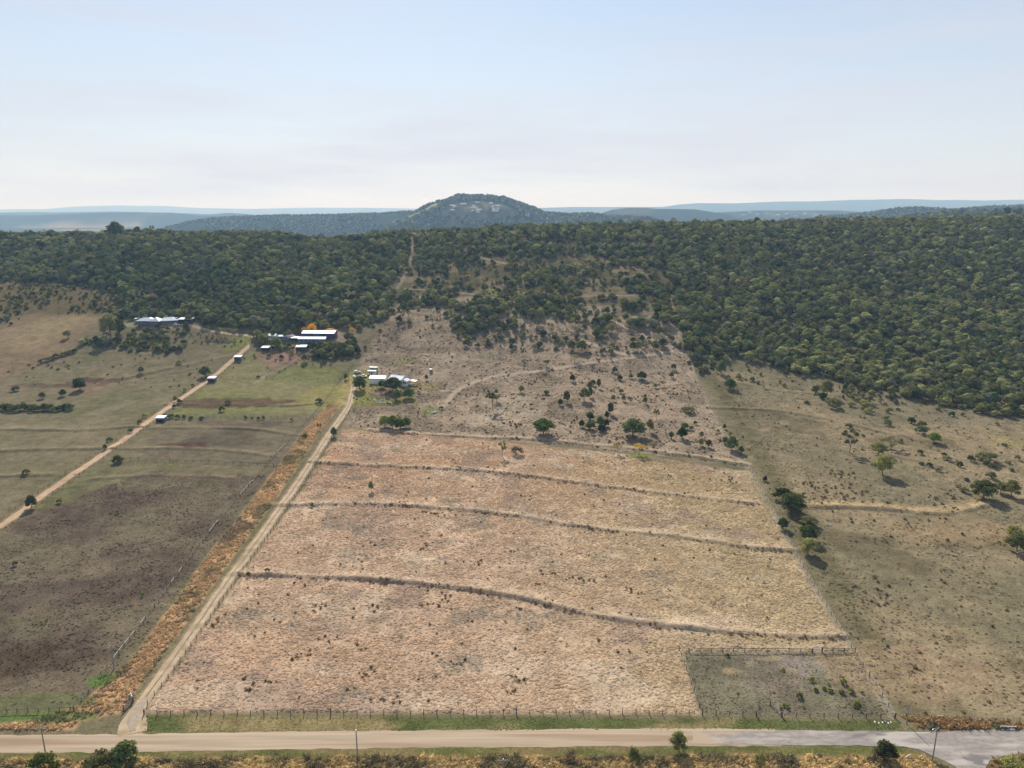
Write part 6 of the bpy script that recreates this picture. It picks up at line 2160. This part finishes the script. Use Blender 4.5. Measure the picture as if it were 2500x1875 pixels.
def rock(px, s, label, mat='stone', group=None, seed=0):
    x, y = G([px])[0]
    r = np.random.default_rng(seed)
    mb = MB()
    n, k = 9, 5
    vs = [(0, 0, -0.3 * s)]
    for j in range(1, k):
        for i in range(n):
            t, ph = 2 * math.pi * i / n, math.pi * j / k
            q = s * r.uniform(0.78, 1.15)
            vs.append((math.cos(t) * math.sin(ph) * q * 1.2, math.sin(t) * math.sin(ph) * q, -math.cos(ph) * q * 0.6))
    vs.append((0, 0, 0.6 * s))
    fs = [(0, 1 + (i + 1) % n, 1 + i) for i in range(n)]
    for j in range(k - 2):
        for i in range(n):
            a, b = 1 + j * n + i, 1 + j * n + (i + 1) % n
            fs.append((a, b, b + n, a + n))
    e = len(vs) - 1
    fs += [(1 + (k - 2) * n + i, 1 + (k - 2) * n + (i + 1) % n, e) for i in range(n)]
    o = mb.add(vs, fs).build('boulder', mat, loc=(x, y, Hs(x, y) + 0.1 * s))
    return tag(o, label, 'boulder', group)


rock((1061, 1008), 1.3, 'large whitish boulder beside the green patch below the yard', 'concrete', seed=1)
rock((1068, 1006), 1.0, 'grey boulder right of the whitish one below the yard', seed=2)
rock((1054, 1010), 0.9, 'low grey boulder left of the whitish one below the yard', seed=3)
rock((1018, 957), 0.7, 'pale boulder on the grass right of the round dark tree', 'concrete', seed=4)
rock((1105, 949), 0.8, 'flat pale boulder beside the dirt track on the slope', 'concrete', seed=5)

# homestead with its hipped roofs
hs = bld_at('homestead', (376, 797), 0.0, 'long homestead with pale hipped roofs and dark blue verandah', 'house', 5.5)
for nm, (cx, cy, L, D, rz) in {'left': (-8.2, 0.6, 13.5, 9.0, 0.10), 'mid': (0.2, -1.2, 8.5, 9.0, 0.0), 'right': (8.6, 1.9, 13.5, 8.5, 0.36)}.items():
    MB().box((0, 0, 1.05), (L - 2.6, D - 2.6, 3.3)).build('wall', 'wall_blue', hs, loc=(cx, cy, 0), rz=rz)  # wall colour carries the bluish shade under the roofs
    mb = MB()
    ra, rb = hip(mb, -L / 2, L / 2, -D / 2, D / 2, 2.7, 2.3 if nm != 'mid' else 2.7, 0.3)
    rf = mb.build('roof', 'roof_grey', hs, loc=(cx, cy, 0), rz=rz)
    MB().tube([ra, rb if (Vector(ra) - Vector(rb)).length > 0.2 else (ra[0] + 0.3, ra[1], ra[2])], 0.12, 6).build('ridge_cap', 'roof_white', rf)
    k = int(L / 2.6)
    for i in range(k + 1):
        x = -L / 2 + 0.2 + (L - 0.4) * i / k
        MB().box((x, -D / 2 + 0.2, 1.1), (0.14, 0.14, 3.15)).build('verandah_post', 'wall_navy', hs, loc=(cx, cy, 0), rz=rz)
    for i in range(k):
        x = -L / 2 + 1.6 + (L - 3.4) * (i + 0.5) / k
        f = MB().box((x, -D / 2 + 1.27, 1.5), (1.2, 0.08, 1.3)).build('window', 'wall_white', hs, loc=(cx, cy, 0), rz=rz)
        MB().box((x, -D / 2 + 1.24, 1.5), (1.05, 0.08, 1.15)).build('pane', 'glass_dark', f)
MB().tube([(-3.4, -1.0, 3.0), (-3.4, -1.0, 5.6)], 0.16, 8).build('flue', 'galvanised', hs)
o = skillion('carport', (452, 790), 0.02, 10.5, 5.5, 2.6, 3.2, 'wall_navy', 'roof_white', 'navy carport with white roof right of the homestead', True, 'carport')
o = skillion('breezeway', (426, 786), 0.3, 4.6, 4.5, 2.7, 3.0, 'wall_navy', 'roof_grey', 'small linking roof between homestead and carport', True, 'carport')
o = skillion('garden_shed', (334, 787), 0.0, 3.6, 2.6, 2.3, 2.6, 'wall_blue', 'roof_grey', 'grey-blue garden shed at the left end of the homestead', False, 'shed', over=0.1)

# sheds
gable_shed('big_shed', (777, 829), -0.03, 24.0, 10.0, 3.4, 1.2, 'wall_navy', 'roof_white', 'biggest shed of the compound, white roof and dark navy walls', 'shed', over=0.6,
           doors=((-6, 4.0, 3.4, 'front', 'glass_dark'), (4, 4.0, 3.4, 'front', 'glass_dark'), (0, 4.0, 3.4, 'right', 'glass_dark')))
gable_shed('stable_block', (761, 838), -0.03, 20.0, 6.5, 2.6, 0.9, 'wall_blue', 'roof_white', 'blue stable block with white roof in front of the biggest shed', 'stable', over=0.5,
           doors=tuple((x, 1.3, 2.1, 'front', 'wall_navy') for x in (-7.5, -4.5, -1.5, 1.5, 4.5, 7.5)), windows=tuple((x, 1.7, 0.9, 0.8, 'front') for x in (-6, 0, 6)))
gable_shed('small_house', (664, 831), -0.1, 5.6, 5.0, 3.0, 1.0, 'wall_white', 'roof_white', 'small white house left of the sheds', 'house', over=0.5, windows=((-1.6, 1.7, 1.1, 1.1, 'front'), (1.5, 1.7, 1.1, 1.1, 'front')), doors=((0, 0.9, 2.0, 'front', 'wall_blue'),))
gable_shed('low_building', (688, 830), -0.08, 8.2, 4.0, 2.3, 0.7, 'wall_blue', 'roof_grey', 'low blue-grey building between white house and sheds', 'shed', over=0.4, doors=((0, 1.0, 2.0, 'front', 'wall_navy'),))
skillion('lean_to', (719, 833), -0.03, 4.6, 3.6, 2.0, 2.5, 'wall_navy', 'roof_white', 'low lean-to at the left end of the stable block', True)
skillion('green_shelter', (647, 858), 0.0, 5.2, 4.0, 2.3, 2.8, 'wall_navy', 'roof_green', 'green-roofed shelter among bushes left below the sheds', True)
skillion('green_shelter', (735, 857), 0.05, 7.2, 4.4, 2.5, 3.1, 'wall_blue', 'roof_green', 'wide green-roofed shelter in front of the stable block', True)
skillion('field_shelter', (580, 881), 0.0, 4.6, 3.4, 2.5, 2.9, 'wall_blue', 'roof_white', 'blue field shelter nearest the sheds beside the dirt track', True)
skillion('field_shelter', (516, 933), 0.0, 4.6, 3.4, 2.5, 2.9, 'wall_blue', 'roof_white', 'blue field shelter halfway along the dirt track', True)
skillion('field_shelter', (391, 1031), 0.0, 4.6, 3.4, 2.5, 2.9, 'wall_blue', 'roof_white', 'blue field shelter farthest down the dirt track beside bushes', True)


# ------------------------------------------------------------------ vehicles
def car(px, rz, label, kind='wagon', name='parked_car'):
    x, y = G([px])[0]
    o = empty(name, (x, y, Hs(x, y) + 0.12), rz)
    tag(o, label, 'car')
    low = [(-2.35, .45, .85, .78), (-2.25, .35, .98, .86), (-1.2, .32, 1.02, .9), (0.6, .32, 1.02, .9), (1.5, .32, .98, .9), (2.2, .36, .88, .84), (2.38, .45, .72, .74)]
    cab = {'wagon': [(-2.2, 1.0, 1.02, .8), (-1.95, 1.0, 1.62, .72), (-0.6, 1.0, 1.70, .72), (0.35, 1.0, 1.64, .70), (1.2, .98, 1.0, .76)],
           'ute': [(-0.75, 1.0, 1.02, .8), (-0.6, 1.0, 1.66, .72), (0.0, 1.0, 1.70, .72), (0.55, 1.0, 1.64, .70), (1.35, .98, 1.0, .76)],
           'sedan': [(-1.9, 1.0, 1.02, .78), (-1.0, 1.0, 1.45, .68), (-0.3, 1.0, 1.5, .68), (0.4, 1.0, 1.45, .66), (1.3, .98, 1.0, .74)]}[kind]

    def loft(st, inset=0.06):
        mb = MB()
        vs, fs = [], []
        for (xx, z0, z1, hw) in st:
            vs += [(xx, -hw, z0), (xx, -hw - 0.0, z0 + (z1 - z0) * .6), (xx, -hw + inset, z1), (xx, hw - inset, z1), (xx, hw, z0 + (z1 - z0) * .6), (xx, hw, z0)]
        for i in range(len(st) - 1):
            for k in range(6):
                a, b = i * 6 + k, i * 6 + (k + 1) % 6
                fs.append((a, a + 6, b + 6, b))
        fs += [tuple(range(6)), tuple(range(len(vs) - 6, len(vs)))[::-1]]
        return mb.add(vs, fs)
    body = loft(low).build('body', 'car_white', o)
    g = loft(cab, 0.1).build('window', 'glass_dark', o)
    rs = [(s[0], s[2] - 0.02, s[2] + 0.04, s[3] - 0.04) for s in cab[1:-1]]
    loft(rs, 0.08).build('roof', 'car_white', o)
    for s in (-1, 1):
        for i in (1, 2, 3):
            xx, _, zt, hw = cab[i]
            MB().box((xx, s * (hw + 0.0), (1.0 + zt) / 2), (0.14, 0.12, zt - 1.0)).build('pillar', 'car_white', g)
    if kind == 'ute':
        for s in (-1, 1):
            MB().box((-1.55, s * 0.86, 1.16), (1.5, 0.07, 0.3)).build('tray_side', 'car_white', o)
        MB().box((-2.3, 0, 1.16), (0.07, 1.64, 0.3)).build('tailgate', 'car_white', o)
    for (wx, s) in ((1.45, -1), (1.45, 1), (-1.4, -1), (-1.4, 1)):
        w = MB().tube([(wx, s * 0.72, 0.34), (wx, s * 0.94, 0.34)], 0.36, 14).build('wheel', 'rubber', o)
        MB().tube([(wx, s * 0.93, 0.34), (wx, s * 0.965, 0.34)], 0.2, 10).build('rim', 'galvanised', w)
    for s in (-1, 1):
        MB().box((2.3, s * 0.58, 0.72), (0.14, 0.3, 0.16)).build('headlight', 'lamp_glass', o)
        MB().box((-2.34, s * 0.64, 0.78), (0.08, 0.16, 0.2)).build('tail_light', 'brick_brown', o)
    return o


car((872, 911), 0.35, 'white wagon parked highest against the earth bank', 'wagon')
car((887, 921), -0.06, 'white utility vehicle parked left of the long white shed', 'ute')
car((865, 922), 1.9, 'white sedan half hidden behind the broad dark tree', 'sedan')
car((432, 795), 0.15, 'white wagon parked between homestead and carport', 'wagon')
x, y = G([(713, 827)])[0]
tr = empty('truck', (x, y, Hs(x, y) + 0.1), 0.1)
tag(tr, 'white truck standing between low building and big shed', 'truck')
MB().box((-1.0, 0, 1.75), (4.6, 2.2, 2.3)).build('cargo_box', 'car_white', tr)
MB().add([(1.4, -1, .6), (3.3, -1, .6), (3.3, 1, .6), (1.4, 1, .6), (1.4, -1, 2.5), (2.7, -1, 2.5), (2.7, 1, 2.5), (1.4, 1, 2.5), (3.25, -1, 1.5), (3.25, 1, 1.5)],
         [(0, 3, 2, 1), (4, 5, 6, 7), (0, 1, 8, 5, 4), (3, 7, 6, 9, 2), (1, 2, 9, 8), (8, 9, 6, 5), (0, 4, 7, 3)]).build('cab', 'car_white', tr)
MB().add([(2.76, -.85, 2.42), (3.27, -.85, 1.56), (3.27, .85, 1.56), (2.76, .85, 2.42), (2.7, -.85, 2.38), (3.2, -.85, 1.5), (3.2, .85, 1.5), (2.7, .85, 2.38)],
         [(0, 1, 2, 3), (7, 6, 5, 4), (0, 4, 5, 1), (3, 2, 6, 7), (1, 5, 6, 2), (0, 3, 7, 4)]).build('windscreen', 'glass_dark', tr)
MB().box((0, 0, 0.5), (6.2, 0.9, 0.22)).build('chassis', 'rubber', tr)
for wx in (2.4, -1.2, -2.3):
    for s in (-1, 1):
        w = MB().tube([(wx, s * 0.75, 0.45), (wx, s * 1.05, 0.45)], 0.46, 14).build('wheel', 'rubber', tr)
        MB().tube([(wx, s * 1.04, 0.45), (wx, s * 1.08, 0.45)], 0.25, 10).build('rim', 'galvanised', w)


# ------------------------------------------------------------------ cattle
def cow_mesh(graze):
    """one continuous body: back, belly, neck, head, four jointed legs and tail"""
    J = [(0, 0, 1.05), (0.45, 0, 1.08), (0.85, 0, 1.10), (-0.45, 0, 1.06), (-0.8, 0, 1.10)]
    Rr = [.40, .40, .33, .38, .27]
    E = [(0, 1), (1, 2), (0, 3), (3, 4)]

    def add(p, r, to):
        J.append(p)
        Rr.append(r)
        E.append((to, len(J) - 1))
        return len(J) - 1
    if graze:
        a = add((1.15, 0, 0.92), .22, 2)
        b = add((1.38, 0, 0.58), .16, a)
        c = add((1.5, 0, 0.30), .15, b)
        d = add((1.62, 0, 0.10), .09, c)
    else:
        a = add((1.12, 0, 1.28), .22, 2)
        b = add((1.32, 0, 1.45), .17, a)
        c = add((1.5, 0, 1.42), .15, b)
        d = add((1.78, 0, 1.30), .09, c)
    for s in (-1, 1):
        add((J[c][0] - 0.08, s * 0.22, J[c][2] + 0.08), .035, c)
        k = add((0.72, s * 0.2, 0.78), .15, 2)
        k = add((0.74, s * 0.21, 0.42), .085, k)
        k = add((0.72, s * 0.21, 0.12), .065, k)
        add((0.75, s * 0.21, 0.0), .08, k)
        k = add((-0.72, s * 0.21, 0.8), .19, 4)
        k = add((-0.62, s * 0.21, 0.56), .12, k)
        k = add((-0.86, s * 0.21, 0.36), .08, k)
        k = add((-0.80, s * 0.21, 0.1), .065, k)
        add((-0.77, s * 0.21, 0.0), .08, k)
    k = add((-1.0, 0, 1.12), .05, 4)
    k = add((-1.08, 0, 0.8), .03, k)
    add((-1.06, 0, 0.5), .045, k)
    me = bpy.data.meshes.new('cow')
    me.from_pydata(J, E, [])
    me.materials.append(MATS['cow_hide'])
    o = bpy.data.objects.new('cow', me)
    put(o)
    sk = o.modifiers.new('skin', 'SKIN')
    for i, v in enumerate(me.skin_vertices[0].data):
        v.radius = (Rr[i], Rr[i])
        v.use_root = (i == 0)
    sb = o.modifiers.new('subsurf', 'SUBSURF')
    sb.levels = sb.render_levels = 1
    return o


cow_a, cow_b = cow_mesh(True), cow_mesh(False)
first = {0: True, 1: True}
for k, (u, v, g, rz, lb) in enumerate([
        (1319, 901, 0, 0.3, 'black cow grazing below the flat-topped tree on the slope'), (1416, 897, 0, 2.8, 'black cow beside a bush below the dirt track'), (1448, 896, 1, 0.2, 'black cow standing on bare ground below the dirt track'),
        (1460, 881, 1, 2.6, 'black cow standing just above the dirt track'), (1485, 853, 0, 0.1, 'topmost black cow grazing near the upper track'), (1138, 967, 1, 1.3, 'black cow facing downhill in the open slope'),
        (1182, 955, 1, 1.8, 'black cow farther up beside the open slope gum'), (1077, 999, 0, 0.5, 'black cow grazing beside the boulders')]):
    src = (cow_a, cow_b)[g]
    o = src if first[g] else src.copy()
    if not first[g]:
        put(o)
    first[g] = False
    x, y = G([(u, v)])[0]
    o.location, o.rotation_euler = (x, y, Hs(x, y) + 0.02), (0, 0, rz)
    o.scale = (1.15,) * 3
    tag(o, lb, 'cow', 'black cattle on the slope')

# ------------------------------------------------------------------ far houses on the settled hill and beyond
FH = []
for k, (L, D, h, rise, wm, rm) in enumerate(((17, 10, 3.2, 2.4, 'wall_cream', 'roof_dull'), (13, 9, 3.4, 2.2, 'wall_cream', 'roof_dull'), (20, 10, 3.0, 2.2, 'wall_dull', 'roof_rust'))):
    mb = MB()
    hip(mb, -L / 2, L / 2, -D / 2, D / 2, h, rise, 0.6)
    wl_ = MB().box((0, 0, h / 2 - 1.5), (L, D, h + 3))
    gl_ = MB()
    for i in range(4):
        gl_.box((-L / 2 + L * (i + 0.5) / 4, -D / 2 - 0.03, 1.7), (L * 0.14, 0.1, 1.3))
    FH.append((wl_.mesh('wall', wm), mb.mesh('roof', rm), [MB().box((-L / 2 + L * (i + 0.5) / 4, -D / 2 - 0.03, 1.7), (L * 0.14, 0.1, 1.3)).mesh('window', 'glass_dark') for i in range(4)]))


def far_house(u, v, label, group, kk, s=1.0):
    x, y = G([(u, v)], 1500)[0]
    o = empty('distant_house', (x, y, float(H0(x, y)) + 1.2), random.uniform(-.5, .5))
    tag(o, label, 'house', group)
    wm, rm, wins = FH[kk % 3]
    for nm, me in [('wall', wm), ('roof', rm)] + [('window', w) for w in wins]:
        c = bpy.data.objects.new(nm, me)
        put(c, o)
        c.scale = (s, s, s)


k0 = 0.208
for i, (x, y) in enumerate([(715, 190), (745, 190), (590, 208), (620, 218), (850, 212), (830, 240), (870, 236), (890, 262), (920, 258), (900, 280), (835, 268), (600, 262), (1050, 182), (1070, 220), (1120, 220), (1140, 212), (1080, 248), (1130, 247), (1085, 268), (1120, 270), (890, 172)]):
    far_house(980 + x * k0, 460 + y * k0, 'pale-roofed house of the village high on the blue hill', 'village on the blue hill', i, 0.95)
for i, (x, y) in enumerate([(1490, 308), (1590, 310), (1480, 325), (1705, 358), (1845, 362), (1855, 390), (1630, 410), (1710, 410), (1745, 396), (1815, 410), (2030, 410), (2110, 404), (1525, 440), (1900, 404)]):
    far_house(980 + x * k0, 460 + y * k0, 'pale-roofed house below the blue hill behind the ridge', 'houses at the foot of the blue hill', i + 1, 0.9)
for i, (u, v) in enumerate([(1830, 520), (1850, 525), (1872, 522), (1900, 526), (1920, 524), (1942, 528), (1965, 523), (1990, 526), (1815, 526)]):
    far_house(u, v, 'tiny pale house in the distant valley at right', 'houses in the distant valley', i, 1.6)
far_house(2195, 511, 'pale house on top of the distant wooded hill at right', None, 0, 1.3)

# tell the far houses apart by their place in the row, counted from the left
by_group = {}
for q in list(COL.objects):
    if q.get('category') == 'house' and q.get('group'):
        by_group.setdefault(q['group'], []).append((float(proj(q.location.x, q.location.y, q.location.z)[0]), q))
for g_, members in by_group.items():
    members.sort(key=lambda t: t[0])
    for i, (_, q) in enumerate(members):
        q['label'] = q['label'] + (', leftmost' if i == 0 else ', %s from the left' % ORD[min(i, 29)])

# ------------------------------------------------------------------ haze: the air between here and the far hills
hz = MB().box((0, 0, 165), (84600, 84600, 480))
haze_m, hn, hl = nt('haze_air')
h_out, h_v = hn.new('ShaderNodeOutputMaterial'), hn.new('ShaderNodeVolumePrincipled')
h_v.inputs['Color'].default_value = HAZE_COLOR
h_v.inputs['Density'].default_value = HAZE_DENSITY
h_v.inputs['Absorption Color'].default_value = (1, 1, 1, 1)        # air scatters and does not soak up light
h_v.inputs['Anisotropy'].default_value = 0.15
hl.new(h_v.outputs['Volume'], h_out.inputs['Volume'])
haze = hz.build('haze', haze_m)
tag(haze, kind='stuff')
